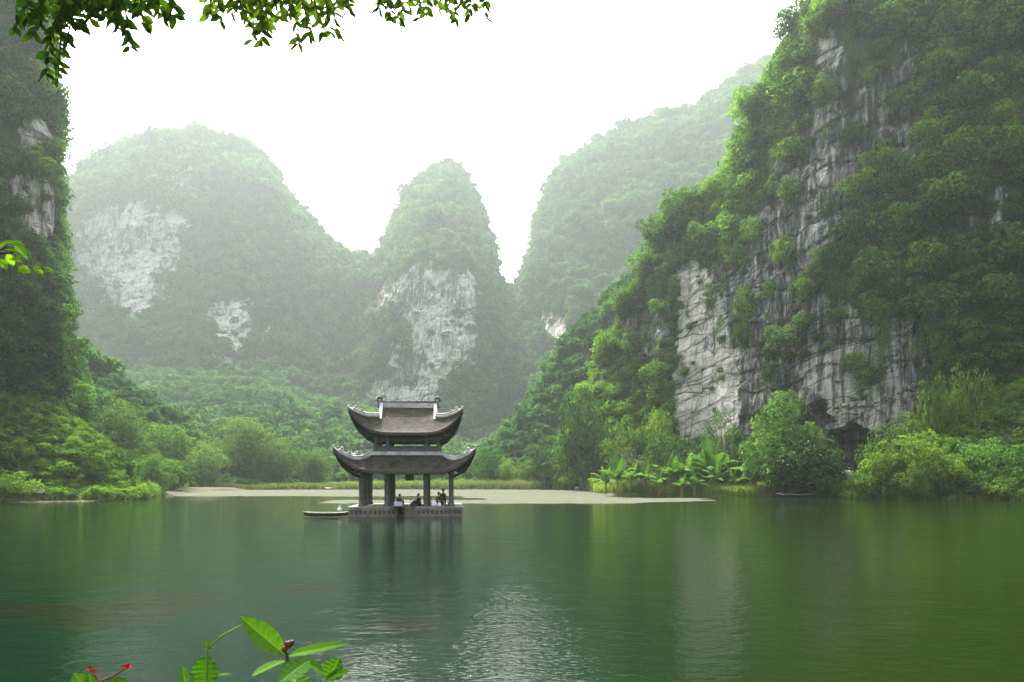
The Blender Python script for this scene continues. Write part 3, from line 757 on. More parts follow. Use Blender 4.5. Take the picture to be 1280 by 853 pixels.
# ------------------------------------------------------------------ single trees, shrubs, bamboo, bananas
def crown_bank(fn, mat, seeds, nm, **kw):
    out = []
    for s in seeds:
        me = fn(nm, s, **kw); me.materials.append(mat); out.append(me)
    return out
CROWNS = {
    'dome': crown_bank(crown, T_mid, (21,), 'crown', puffs=80, per=95, leaf=0.075, zs=1.0, spread=0.82, pr=(0.16, 0.26), cone=0.2),
    'bush': crown_bank(crown, T_deep, (22, 23), 'crown', puffs=40, per=85, leaf=0.085, zs=0.9, spread=0.72, pr=(0.2, 0.34)),
    'green': crown_bank(crown, T_mid, (24, 25), 'crown', puffs=40, per=80, leaf=0.085, zs=0.9, spread=0.72, pr=(0.2, 0.34)),
    'grey': crown_bank(crown, T_grey, (26,), 'crown', puffs=36, per=80, leaf=0.085, zs=0.9, spread=0.72, pr=(0.2, 0.34)),
    'thin': crown_bank(crown, T_mid, (27,), 'crown', puffs=22, per=45, leaf=0.07, zs=0.75, spread=0.85, pr=(0.16, 0.28)),
    'yellow': crown_bank(crown, T_yel, (28, 29), 'crown', puffs=34, per=80, leaf=0.085, zs=0.95, spread=0.7, pr=(0.2, 0.34)),
    'olive': crown_bank(crown, T_olive, (42, 43, 44), 'crown', puffs=44, per=120, leaf=0.075, zs=0.9, aspect=.4, spread=0.74, pr=(0.18, 0.34)),
    'droop': crown_bank(droop_crown, T_olive, (30, 31, 32), 'crown', puffs=44, per=120, leaf=0.12, zs=0.95),
    'droopy_yellow': crown_bank(droop_crown, T_yel, (33, 34), 'crown', puffs=36, per=120, leaf=0.12, zs=0.95),
    'droop_dark': crown_bank(droop_crown, T_deep, (35, 36), 'crown', puffs=40, per=120, leaf=0.13, zs=1.0),
    'cliff': crown_bank(crown, T_cliff, (37, 38, 39), 'crown', puffs=32, per=40, leaf=0.14, zs=0.85, spread=0.85, pr=(0.14, 0.42)),
    'hang': crown_bank(hang_crown, T_cliff, (40, 41), 'crown', n=1500, leaf=0.1),
}
def trunk_mesh(seed, limbs=5, r=0.03):
    rng = random.Random(seed); b = MB()
    pts = [(0, 0, -0.08)]; x = y = 0
    for k in range(1, 6):
        x += rng.uniform(-.02, .02); y += rng.uniform(-.02, .02); pts.append((x, y, k / 5 * 0.62))
    b.tube(pts, [r * (1.25 - 0.13 * k) for k in range(6)], 8)
    for k in range(limbs):
        a = rng.uniform(0, 6.28); z = rng.uniform(.25, .6); L = rng.uniform(.2, .36)
        p0 = (x * z, y * z, z); p1 = (math.cos(a) * L * .5, math.sin(a) * L * .5, z + L * .45); p2 = (math.cos(a) * L, math.sin(a) * L, z + L * .75)
        b.tube([p0, p1, p2], [r * .6, r * .4, r * .18], 6)
    me = bpy.data.meshes.new('trunk'); me.from_pydata(b.v, [], b.f); me.update(); me.polygons.foreach_set("use_smooth", [True] * len(me.polygons))
    me.materials.append(M_bark); return me
TRUNKS = [trunk_mesh(s) for s in (1, 2, 3)]
def culm_mesh(seed):
    rng = random.Random(seed); b = MB()
    for k in range(14):
        a = rng.uniform(0, 6.28); r0 = rng.uniform(0, .07); out = rng.uniform(.12, .5)
        b.tube([(math.cos(a) * (r0 + out * t ** 2), math.sin(a) * (r0 + out * t ** 2), -.05 + t * rng.uniform(.82, .86)) for t in (0, .25, .5, .75, 1)], [.011, .010, .009, .007, .004], 6)
    me = bpy.data.meshes.new('culms'); me.from_pydata(b.v, [], b.f); me.update(); me.materials.append(M_culm); return me
CULMS = [culm_mesh(s) for s in (1, 2)]
cnt = [0]
EXTENT = {}
def extent(me):
    if me.name not in EXTENT:
        a = np.empty(len(me.vertices) * 3, np.float32); me.vertices.foreach_get("co", a); a = a.reshape(-1, 3)
        EXTENT[me.name] = (np.percentile(a, .5, axis=0), np.percentile(a, 99.7, axis=0))
    return EXTENT[me.name]
def tree(name, label, cat, kind, px, d, wpx, top, group=None, low=0.0, zbase=None, bamboo=False):
    """wpx: crown width in the photo, top: pixel row of its tip, low: share of the height with no leaves"""
    cnt[0] += 1; i = cnt[0]
    X = (px - CX) / F * d; z0 = float(ground_z(X, d)) if zbase is None else zbase
    zt = CAMZ + (HOR - top) / F * d; Ht = zt - z0; W = wpx / F * d
    e = empty(name, (X, d, z0), i * 2.4); tag(e, label, cat, group)
    bank = CROWNS[kind]
    tr = link('culms' if bamboo else 'trunk', (CULMS if bamboo else TRUNKS)[i % (2 if bamboo else 3)], None, e)
    tr.scale = (Ht * .8 if not bamboo else W * .9, Ht * .8 if not bamboo else W * .9, Ht)
    cr = link('foliage' if bamboo else 'crown', bank[i % len(bank)], None, e)
    hc = Ht * (1 - low); lo, hi = extent(cr.data)
    sx = W / max(hi[0] - lo[0], hi[1] - lo[1]); sz = (hc + (.25 if low == 0 else 0)) / (hi[2] - lo[2])
    cr.scale = (sx, sx, sz); cr.location = (0, 0, Ht - hi[2] * sz)
    return e

G_RB = 'shrubs massed on the right-hand bank'
tree('round_tree', 'dense dome-crowned green tree in front of the foot of the grey cliff', 'tree', 'dome', 975, 130, 90, 491, low=.05)
tree('leafy_bush', 'large dark glossy bush at the waterline below the dome-crowned tree', 'bush', 'bush', 1003, 125, 96, 546)
tree('leafy_bush', 'low dark bush at the cave mouth, beside the dome-crowned tree', 'bush', 'bush', 1038, 127, 48, 562)
tree('bamboo_clump', 'yellow-green bamboo clump leaning out below the pale cliff slab', 'bamboo', 'yellow', 782, 168, 62, 520, bamboo=True)
tree('bamboo_clump', 'taller yellowish bamboo with rounded plumes left of the pale cliff slab', 'bamboo', 'yellow', 815, 170, 56, 512, bamboo=True)
tree('bamboo_clump', 'tall dark bamboo at the far left end of the right cliff', 'bamboo', 'bush', 735, 190, 78, 486, bamboo=True)
tree('bamboo_clump', 'dark shaggy bamboo filling the corner behind the reed bed', 'bamboo', 'olive', 762, 182, 56, 524, bamboo=True)
tree('leafy_bush', 'dark green bush directly below the pale cliff slab, behind the bananas', 'bush', 'bush', 848, 153, 78, 543)
tree('leafy_bush', 'grey-green bush under the yellow-green bamboo', 'bush', 'grey', 786, 160, 52, 560)
tree('thin_tree', 'thin-leaved small tree spreading against the foot of the pale cliff slab', 'tree', 'thin', 905, 150, 66, 513, low=.3)
tree('leafy_bush', 'dark bush between the palm-like fronds and the dome-crowned tree', 'bush', 'bush', 925, 146, 40, 552)
tree('leafy_bush', 'small dark bush behind the leftmost bananas', 'bush', 'green', 818, 156, 34, 572)
tree('shrub', 'small bright tuft-like shrub at the waterline right of the moored boat', 'shrub', 'green', 1037, 120, 34, 596)
tree('shrub', 'light green low shrub at the waterline left of the yellow-olive thicket', 'shrub', 'yellow', 1070, 117, 40, 590)
for px, d, wp, top, kd, lab in (
    (1120, 118, 84, 520, 'olive', 'tall arching olive shrub at the back edge of the thicket, next to the cave'),
    (1100, 115, 60, 553, 'yellow', 'drooping yellow-olive shrub at the left front of the thicket'),
    (1152, 113, 84, 541, 'yellow', 'broad yellow-green shrub in the middle of the thicket'),
    (1140, 111, 56, 572, 'olive', 'low olive shrub hanging over the water under the broad yellow one'),
    (1184, 111, 50, 566, 'yellow', 'rounded golden-olive shrub beside the black hollow in the thicket'),
    (1225, 113, 70, 548, 'green', 'fresh green shrub right of the black hollow in the thicket'),
    (1215, 109, 40, 590, 'bush', 'small dark shrub at the waterline below the black hollow'),
    (1262, 110, 60, 556, 'green', 'leafy green shrub at the right edge of the photo by the water'),
    (1248, 107, 50, 596, 'yellow', 'pale low shrub spilling down to the water near the right edge'),
    (1285, 116, 70, 500, 'yellow', 'tall light green shrub cut by the right edge of the photo')):
    tree('shrub', lab, 'shrub', kd, px, d, wp, top, G_RB)
for px, d, wp, top, lab in ((1165, 124, 44, 462, 'leftmost of the upright bamboo plumes above the thicket'),
                            (1200, 125, 46, 448, 'middle and tallest of the upright bamboo plumes above the thicket'),
                            (1240, 123, 48, 458, 'rightmost of the upright bamboo plumes above the thicket')):
    tree('bamboo_clump', lab, 'bamboo', 'yellow', px, d, wp * 1.25, top + 10, 'bamboo plumes above the thicket', bamboo=True)
# far shore
tree('round_bush', 'single round light green bush on the far shore, right of the pavilion', 'bush', 'yellow', 719, 200, 26, 590)
tree('small_tree', 'small yellow-green tree left of the pair on the far shore grass', 'tree', 'yellow', 632, 226, 26, 572)
tree('small_tree', 'small yellow-green tree nearest the round bush on the far shore', 'tree', 'yellow', 655, 227, 26, 577)
tree('small_tree', 'dark green tree behind the round bush of the far shore', 'tree', 'bush', 700, 214, 60, 560)
tree('small_tree', 'mid green tree on the far shore just right of the pavilion roof', 'tree', 'green', 610, 232, 46, 560)
tree('small_tree', 'dark green tree between the two yellow-green small trees and the dark tree', 'tree', 'bush', 676, 222, 44, 555)
for px, d, wp, top, lab in ((262, 230, 60, 548, 'lower left feathery bamboo on the left part of the far shore'),
                            (305, 232, 90, 522, 'largest domed feathery bamboo on the left part of the far shore'),
                            (350, 231, 62, 548, 'feathery bamboo right of the largest domed one on the far shore'),
                            (395, 232, 56, 560, 'lowest feathery bamboo, just left of the pavilion on the far shore'),
                            (200, 184, 92, 530, 'olive feathery bamboo above the left bank at the foothill'),
                            (246, 206, 84, 556, 'olive feathery bamboo lower down the left foothill'),
                            (150, 164, 84, 500, 'topmost olive bamboo where the foothill meets the left cliff')):
    tree('bamboo_clump', lab, 'bamboo', 'olive', px, d, wp, top, 'feathery bamboo at the foot of the left mountain', bamboo=True)
tree('leafy_bush', 'dark rounded bush at the end of the left bank, by the mud flat', 'bush', 'bush', 218, 165, 46, 574)
tree('leafy_bush', 'pale rounded bush beside the small banana on the left bank', 'bush', 'green', 196, 150, 50, 568)
tree('leafy_bush', 'low dense bush at the near tip of the left bank', 'bush', 'bush', 150, 116, 40, 560)
tree('leafy_bush', 'shaded bush over the rocks of the left bank', 'bush', 'bush', 112, 108, 44, 570)
tree('leafy_bush', 'bright leafy bush at the left edge of the photo by the water', 'bush', 'yellow', 12, 97, 66, 588)

# bananas
def banana_meshes(seed):
    rng = random.Random(seed); b = MB()
    b.tube([(0, 0, -.1), (.01, 0, .15), (.0, .02, .34)], [.05, .042, .03], 10)
    me = bpy.data.meshes.new('stem'); me.from_pydata(b.v, [], b.f); me.update()
    V, Q, sh = [], [], []
    for k in range(13):
        a = k * 2.4 + rng.uniform(-.3, .3); el = rng.uniform(.45, 1.35) if k < 10 else 1.45
        L = rng.uniform(.42, .62); W = L * .16; m = 14
        dirx, diry = math.cos(a), math.sin(a); tone = rng.uniform(.2, .9)
        x = .02; z = .32; th = el; pts = []
        for i in range(m + 1):
            pts.append((x, z, th)); x += math.cos(th) * L / m; z += math.sin(th) * L / m; th -= (1.75 if k < 10 else .4) * (1.0 / m) * (0.5 + i / m)
        for i in range(m):
            (x0, z0, t0), (x1, z1, t1) = pts[i], pts[i + 1]
            w0 = W * math.sin(math.pi * min(1, .06 + .94 * i / m)) ** .6 + .004; w1 = W * math.sin(math.pi * min(1, .06 + .94 * (i + 1) / m)) ** .6 + .004
            if i < 2: w0 = w1 = .006
            for s in (-1, 1):
                tear = rng.uniform(.7, 1.0); dz = -.35 * W
                o = len(V)
                for (xx, zz, ww) in ((x0, z0, 0), (x1, z1, 0), (x1 - .012, z1, w1 * tear), (x0 + .004, z0, w0 * tear)):
                    V.append((xx * dirx - s * ww * diry, xx * diry + s * ww * dirx, zz + (dz * (ww / W) if ww else 0)))
                Q.append((o, o + 1, o + 2, o + 3)); sh.append(min(1, max(0, tone + rng.uniform(-.1, .1))))
    fr = mesh_np('fronds', V, Q); attr(fr, 'shade', sh, 'FACE'); fr.materials.append(T_ban)
    return me, fr
M_bstem = simple('banana_stem', (0.20, 0.20, 0.07), 0.6, (0.22, 0.12, 0.06), 4)
BAN = [banana_meshes(s) for s in (1, 2, 3)]
for st, _ in BAN: st.materials.append(M_bstem)
skirt = crown('dead_leaves', 66, 14, 60, .12, 1.9, .35, .35, (.14, .24)); skirt.materials.append(leaf_mat('dead_banana_leaves', (.10, .06, .03), (.28, .17, .08), .3, .02))
def banana(label, px, d, top, k, sc=1.0, dead=False, group='banana plants along the right bank'):
    X = (px - CX) / F * d; z0 = float(ground_z(X, d)); Ht = (CAMZ + (HOR - top) / F * d - z0)
    e = empty('banana_plant', (X, d, z0), k * 1.9); tag(e, label, 'banana plant', group)
    a = link('stem', BAN[k % 3][0], None, e); b = link('fronds', BAN[k % 3][1], None, e)
    a.scale = (Ht * .9, Ht * .9, Ht * 1.1); b.scale = (Ht * 1.1 * sc, Ht * 1.1 * sc, Ht * 1.1)
    if dead:
        c = link('dead_leaves', skirt, None, e, (0, 0, Ht * .26)); c.scale = (Ht * .22,) * 3
BL = [(772, 150, 570, 'leftmost banana plant, above the reed bed'),
      (790, 151, 573, 'banana plant with one upright pale leaf, second from the left'),
      (806, 149, 573, 'small banana plant just left of the tall dark bush'),
      (843, 146, 568, 'upright banana plant with bright new leaves below the pale slab'),
      (858, 146, 562, 'banana plant with broad bright leaves, left of the palm-like fronds'),
      (872, 148, 556, 'banana plant standing closest behind the palm-like fronds'),
      (889, 145, 545, 'tallest banana plant, with pale palm-like fronds'),
      (897, 141, 577, 'short banana plant with hanging bluish leaves in front of the tallest'),
      (915, 141, 581, 'small banana plant between the short hanging one and the brown-skirted one'),
      (868, 141, 585, 'lowest banana plant in the grass, at the front'),
      (757, 153, 580, 'small banana plant rising out of the left end of the reed bed'),
      (824, 146, 580, 'young banana plant in front of the tall dark bush'),
      (833, 151, 566, 'banana plant half hidden behind the upright one with bright new leaves'),
      (906, 147, 563, 'banana plant in the dark between the tallest one and the brown-skirted one'),
      (928, 140, 583, 'short banana plant at the left foot of the brown-skirted one')]
for k, (px, d, top, lab) in enumerate(BL): banana(lab, px, d, top, k, 1.1)
banana('banana plant with a skirt of brown dead leaves next to the dome-crowned tree', 943, 136, 556, 2, 1.1, True)
banana('small banana plant with dry brown leaves in the middle of the grass', 853, 140, 588, 1, .9, True)
banana('lone banana plant on the left bank', 187, 148, 588, 0, 1.1, group=None)

# ------------------------------------------------------------------ single trees on the cliffs
from mathutils.bvhtree import BVHTree
def hill_tree(h):
    m = h['o'].data; v = [x.co.copy() for x in m.vertices]; f = [tuple(p.vertices) for p in m.polygons]
    return BVHTree.FromPolygons(v, f)
def cast(bv, px, y):
    d = Vector(((px - CX) / F, 1.0, (HOR - y) / F)).normalized()
    return bv.ray_cast(Vector((0, 0, CAMZ)), d)
stem_me = None
def cliff_tree(bv, px, y, wpx, hpx, label, group, kind='cliff', cat='tree'):
    loc, nor, idx, dist = cast(bv, px, y)
    if loc is None: return
    cnt[0] += 1; i = cnt[0]
    if nor.dot(loc) > 0: nor = -nor
    W = wpx / F * loc.y; Hh = hpx / F * loc.y
    base = loc - nor * 0.3
    e = empty('cliff_tree' if kind == 'cliff' else 'hanging_creeper', base, 0.0); tag(e, label, cat, group)
    bank = CROWNS[kind]
    cr = link('crown' if kind == 'cliff' else 'curtain', bank[i % len(bank)], None, e)
    if kind == 'cliff':
        out = Vector((nor.x, nor.y, 0)).normalized() * W * .28
        tr = link('trunk', TRUNKS[i % 3], None, e); tr.scale = (Hh * .7, Hh * .7, Hh * .8); tr.rotation_euler = (nor.y * -.5 * -1, nor.x * .5, 0)
        cr.location = (out.x, out.y, Hh * .25); cr.scale = (W * .55, W * .55, Hh * .62); cr.rotation_euler = (0, 0, i * 1.3)
    else:
        cr.location = (nor.x * .6, nor.y * .6, Hh * .2); cr.scale = (W * .55, W * .55, Hh * .36)
bv = hill_tree(h_right)
CT = [(982, 330, 34, 44), (985, 440, 44, 52), (965, 372, 22, 30), (1008, 372, 36, 44), (995, 250, 34, 40), (925, 335, 34, 46), (935, 395, 34, 50), (932, 432, 30, 40), (962, 470, 22, 26),
      (1035, 330, 30, 34), (1010, 410, 28, 30), (1065, 462, 34, 30), (1085, 478, 36, 34), (1050, 400, 24, 26), (1030, 130, 34, 40), (1085, 105, 24, 26), (1115, 135, 22, 22), (1000, 200, 44, 40),
      (1105, 215, 48, 44), (1075, 250, 46, 44), (1150, 230, 60, 50), (1060, 300, 50, 44), (1120, 300, 60, 54), (1100, 350, 54, 50), (1160, 340, 56, 56), (1190, 260, 60, 56),
      (1140, 140, 50, 46), (1180, 100, 60, 50), (1225, 140, 60, 60), (1250, 60, 56, 56), (1195, 45, 50, 50), (1110, 50, 50, 44), (1050, 20, 50, 50), (1000, 40, 46, 44), (975, 90, 40, 44),
      (950, 140, 44, 50), (935, 190, 40, 44), (915, 240, 44, 50), (880, 260, 44, 44), (850, 280, 48, 48), (825, 300, 40, 44), (890, 310, 40, 48), (920, 290, 40, 40), (812, 340, 40, 44), (790, 390, 36, 40),
      (1170, 400, 50, 54), (1200, 330, 50, 50), (1230, 390, 56, 60), (1265, 330, 56, 56), (1260, 200, 56, 60), (1210, 200, 50, 54), (1060, 180, 34, 34), (1170, 180, 54, 50), (1130, 375, 44, 40),
      (965, 250, 30, 34), (945, 300, 30, 40), (828, 395, 26, 30), (800, 440, 36, 40), (770, 440, 36, 40)]
for k, (px, y, ww, hh) in enumerate(CT):
    bare = k < 18
    cliff_tree(bv, px, y, ww, hh, 'lone green shrub clinging to the bare grey face of the right cliff' if bare else 'leafy tree in the dense green cover of the right cliff',
               'lone shrubs on the bare right cliff face' if bare else 'trees covering the right cliff')
cliff_tree(bv, 1104, 440, 30, 150, 'long green curtain of creeper hanging beside the striped rock near the cave', None, 'hang', 'creeper')
cliff_tree(bv, 1078, 500, 26, 60, 'short creeper hanging over the broken rock above the cave', None, 'hang', 'creeper')
bl = hill_tree(h_left)
for px, y, ww, hh in ((80, 165, 22, 24), (70, 120, 34, 34), (40, 110, 44, 44), (60, 205, 30, 30), (84, 330, 28, 30), (60, 340, 44, 44), (90, 385, 34, 36), (50, 400, 54, 50), (100, 440, 36, 36), (70, 450, 50, 50), (110, 490, 34, 36),
                      (20, 350, 50, 50), (20, 440, 54, 54), (40, 60, 40, 40), (10, 130, 44, 44), (80, 500, 44, 44)):
    cliff_tree(bl, px, y, ww, hh, 'shaded tree in the dense cover of the left cliff', 'trees covering the left cliff')

# ------------------------------------------------------------------ pavilion
M_stone = simple('pavilion_stone', (0.27, 0.245, 0.20), 0.85, (0.13, 0.12, 0.10), 2.2, 0.4, 0.2)
M_colst = simple('column_stone', (0.105, 0.105, 0.095), 0.8, (0.06, 0.06, 0.055), 2.5, 0.3, 0.2)
M_frz = simple('carved_stone', (0.11, 0.09, 0.075), 0.9, (0.03, 0.025, 0.022), 5.0, 0.8, 0.2)
M_wood = simple('dark_wood', (0.018, 0.013, 0.010), 0.7, (0.010, 0.008, 0.007), 4.0, 0.3, 0.3)
M_wood2 = simple('weathered_wood', (0.075, 0.056, 0.046), 0.75, (0.04, 0.03, 0.026), 4.0, 0.3, 0.2)
M_lime = simple('limewashed_ridge', (0.52, 0.51, 0.48), 0.85, (0.24, 0.24, 0.225), 1.6, 0.3, 0.2)
M_dock = simple('dock_plank', (0.15, 0.075, 0.05), 0.7, (0.08, 0.045, 0.03), 5, 0.2)
def tile_mat():
    m, t = new_mat('roof_tiles'); n = N(t)
    tc = n('ShaderNodeTexCoord').outputs['Object']
    uv = n('ShaderNodeAttribute', attribute_name='tile_uv', attribute_type='GEOMETRY').outputs['Vector']
    br = n('ShaderNodeTexBrick', {'Vector': uv, 'Color1': (0.018, 0.016, 0.014, 1), 'Color2': (0.052, 0.047, 0.038, 1), 'Mortar': (0.008, 0.007, 0.006, 1), 'Scale': 1.0,
                                  'Mortar Size': 0.035, 'Brick Width': 0.30, 'Row Height': 0.26})
    no = n('ShaderNodeTexNoise', {'Vector': tc, 'Scale': 1.6, 'Detail': 8.0, 'Roughness': 0.7}).outputs[0]
    c = n.mix(n.ramp(no, [(0.38, 0.0), (0.7, 0.8)]), br.outputs[0], (0.066, 0.062, 0.042))
    bp = n('ShaderNodeBump', {'Strength': 0.9, 'Distance': 0.04, 'Height': br.outputs[1]}); bp.invert = True
    b = n('ShaderNodeBsdfPrincipled', {'Base Color': c, 'Roughness': 0.9, 'Specular IOR Level': 0.15, 'Normal': bp.outputs[0]})
    n.out(b.outputs[0]); return m
M_tile = tile_mat()

pav = empty('pavilion', (-9.05, 62.3, 0.0), math.radians(5))
tag(pav, 'two-tiered stone and wood pavilion with upturned roof corners standing in the lake', 'pavilion')
# platform: U-shaped, with a boat landing cut into the front
def platform():
    b = MB()
    for x0, x1, y0, y1 in ((-4.62, -0.70, -4.3, 4.3), (0.82, 4.62, -4.3, 4.3), (-0.697, 0.817, -2.4, 4.295)):
        b.box(x0, x1, y0, y1, -1.2, 0.62)
    b2 = MB()
    for x0, x1, y0, y1 in ((-4.70, -0.66, -4.38, 4.38), (0.78, 4.70, -4.38, 4.38), (-0.657, 0.777, -2.5, 4.37)):
        b2.box(x0, x1, y0, y1, 0.623, 0.80)
    p = b.build('platform', M_stone, pav); b2.build('coping', M_stone, p)
    st = MB()
    for k in range(3): st.box(-0.69, 0.81, -3.9 + 0.5 * k, -2.403, -1.0 + .001 * k, 0.12 + 0.2 * k)
    st.build('landing_steps', M_stone, p)
    for x0, x1 in ((-4.55, -0.77), (0.89, 4.55)):
        fz = MB()
        n = 10; wd = (x1 - x0) / n
        for k in range(n):
            a = x0 + k * wd
            fz.box(a + .05, a + wd - .05, -4.345, -4.28, 0.2, 0.5)
        fz.build('carved_frieze', M_frz, p)
    for x0, x1 in ((-4.6, -0.72), (0.84, 4.6)):
        fr = MB()
        fr.box(x0, x1, -4.36, -4.29, 0.53, 0.59); fr.box(x0, x1, -4.36, -4.29, 0.10, 0.17)
        for k in range(11):
            a = x0 + .05 + k * (x1 - x0 - .1) / 10; fr.box(a - .03, a + .03, -4.357, -4.29, 0.172, 0.528)
        fr.build('frieze_moulding', M_stone, p)
platform()
cxs = (-3.68, -1.6, 1.6, 3.70); cys = (-3.3, -1.35, 1.35, 3.3)
def column_mesh(r, z0, z1, name='column'):
    b = MB(); b.lathe([(r * 1.35, z0), (r * 1.35, z0 + .08), (r * 1.15, z0 + .16), (r * 1.02, z0 + .2), (r, z0 + .3), (r * .94, z1 - .25), (r * 1.1, z1 - .2), (r * 1.1, z1)], n=14)
    me = bpy.data.meshes.new(name); me.from_pydata(b.v, [], b.f); me.update(); me.polygons.foreach_set("use_smooth", [True] * len(me.polygons)); me.materials.append(M_colst); return me
cme = column_mesh(.21, .8, 3.62); cin = column_mesh(.24, .8, 6.5)
for i, x in enumerate(cxs):
    for j, y in enumerate(cys):
        inner = i in (1, 2) and j in (1, 2)
        link('column', cin if inner else cme, None, pav, (x, y, 0))

EXT = 0.25
def roof_side(prof, hx, hy, lift, nU, nV, side, thick=0.0):
    """grid for one side; prof(v)->height, hx(v), hy(v) half sizes, lift(u) corner rise"""
    u = np.sin(np.linspace(-1, 1, nU) * math.pi / 2); v = np.linspace(0, 1, nV)
    U, Vv = np.meshgrid(u, v, indexing='ij')
    au = np.abs(U); l = lift(au) * Vv ** 2.2
    ex = EXT * au ** 4 * Vv ** 1.5
    ext = 1 + ex
    Z = prof(Vv) + l - thick
    if side in ('front', 'back'):
        s = -1 if side == 'front' else 1
        X = U * hx(Vv) * ext; Y = s * hy(Vv) * (1 + ex * .85); tu = U * hx(Vv)
    else:
        s = -1 if side == 'left' else 1
        X = s * hx(Vv) * ext; Y = U * hy(Vv) * (1 + ex * .85); tu = U * hy(Vv)
    ln = np.hypot(hy(np.array(1.0)) - hy(np.array(0.0)), prof(np.array(0.0)) - prof(np.array(1.0)))
    return np.stack([X, Y, Z], -1).reshape(-1, 3), np.stack([tu, Vv * ln, np.zeros_like(U)], -1).reshape(-1, 3)

def build_roof(name, prof, hx, hy, lift, sides=('front', 'back', 'left', 'right'), nU=61, nV=22, th=0.16):
    root = None
    V, Q, UV = [], [], []; o = 0
    Vs, Qs = [], []; os_ = 0; Vf, Qf = [], []; of = 0
    for sd_ in sides:
        a, uv = roof_side(prof, hx, hy, lift, nU, nV, sd_)
        b, _ = roof_side(prof, hx, hy, lift, nU, nV, sd_, th)
        q = grid_quads(nU, nV)
        V.append(a); Q.append(q + o); UV.append(uv); o += len(a)
        Vs.append(b); Qs.append(q[:, ::-1] + os_); os_ += len(b)
        e0 = a.reshape(nU, nV, 3)[:, -1]; e1 = b.reshape(nU, nV, 3)[:, -1]
        cen = np.array([0, 0, 0.0]); outw = e0 * np.array([1, 1, 0]); outw = outw / (np.linalg.norm(outw, axis=1, keepdims=True) + 1e-9) * 0.012
        strip = np.stack([e0 + outw + [0, 0, .012], e1 + outw - [0, 0, .05]], 1).reshape(-1, 3)
        Vf.append(strip); Qf.append(grid_quads(nU, 2))
    me = mesh_np(name, np.concatenate(V), np.concatenate(Q), True); attr(me, 'tile_uv', np.concatenate(UV), typ='FLOAT_VECTOR')
    root = link(name, me, M_tile, pav)
    link('soffit', mesh_np('soffit', np.concatenate(Vs), np.concatenate(Qs), True), M_wood, root)
    for vf, qf in zip(Vf, Qf): link('eave_fascia', mesh_np('eave_fascia', vf, qf, True), M_wood2, root)
    return root
def hip_curve(prof, hx, hy, lift, v0, sx, sy, n=26, raise_=0.0):
    out = []
    for v in np.linspace(v0, 1, n):
        vv = np.array(v); out.append((float(sx * hx(vv) * (1 + EXT * v ** 1.5)), float(sy * hy(vv) * (1 + EXT * .85 * v ** 1.5)), float(prof(vv) + lift(np.array(1.0)) * v ** 2.2) + raise_))
    return out
def scroll(b, p, dirx, diry, s=0.16):
    """carved cloud scroll: a thick spiral standing up"""
    pts = []
    for k in range(15):
        a = -1.4 + k * .5; r = s * (1.25 - k * .075)
        pts.append((p[0] + dirx * r * math.cos(a), p[1] + diry * r * math.cos(a), p[2] + s * 1.1 + r * math.sin(a)))
    b.tube([(p[0], p[1], p[2] - .1)] + pts, [s * .42] * 4 + [s * .36] * 6 + [s * .28] * 6, 6)
def ridge_parts(root, curves, bands=(0.10, 0.14)):
    for cv in curves:
        b = MB(); b.tube([(p[0], p[1], p[2] + .10) for p in cv], [0.16] * (len(cv) - 6) + [.15, .14, .125, .11, .09, .06], 6, flat=.75)
        r = b.build('hip_ridge', M_lime, root, True)
        cap = MB(); cap.tube([(p[0], p[1], p[2] + .30) for p in cv[:-3]], [0.075] * (len(cv) - 3), 6); cap.build('ridge_cap', M_lime, r, True)
        dx, dy = cv[-1][0] - cv[-6][0], cv[-1][1] - cv[-6][1]; L = math.hypot(dx, dy); dx, dy = dx / L, dy / L
        o = MB(); scroll(o, (cv[-4][0] - dx * .25, cv[-4][1] - dy * .25, cv[-4][2] + .15), -dx, -dy, .17); o.build('scroll_finial', M_lime, root, True)
        o = MB(); scroll(o, (cv[-9][0], cv[-9][1], cv[-9][2] + .25), -dx, -dy, .13); o.build('scroll_finial', M_lime, root, True)
        o = MB(); o.tube([cv[-1], (cv[-1][0] - dx * .06, cv[-1][1] - dy * .06, cv[-1][2] + .22), (cv[-1][0] - dx * .22, cv[-1][1] - dy * .22, cv[-1][2] + .30)], [.06, .05, .02], 6)
        o.build('corner_horn', M_lime, root, True)

lift1 = lambda a: 0.14 * a ** 2.5 + 1.72 * a ** 7.5
lp = lambda v: 5.15 + (3.68 - 5.15) * (1 - (1 - v) ** 1.45)
lhx = lambda v: 2.95 + (4.58 - 2.95) * v
lhy = lambda v: 2.70 + (4.20 - 2.70) * v
lower = build_roof('lower_roof', lp, lhx, lhy, lift1)
ridge_parts(lower, [hip_curve(lp, lhx, lhy, lift1, 0.0, sx, sy) for sx in (-1, 1) for sy in (-1, 1)])
b = MB()
for y in (-2.74, 2.74): b.box(-3.0, 3.0, y - .12, y + .12, 5.05, 5.36)
for x in (-2.98, 2.98): b.box(x - .12, x + .12, -2.617, 2.617, 5.05, 5.357)
for x in np.linspace(-2.6, 2.6, 9): b.box(x - .2, x + .2, -2.9, -2.862, 5.08, 5.30)
b.build('flashing_ridge', M_lime, lower)

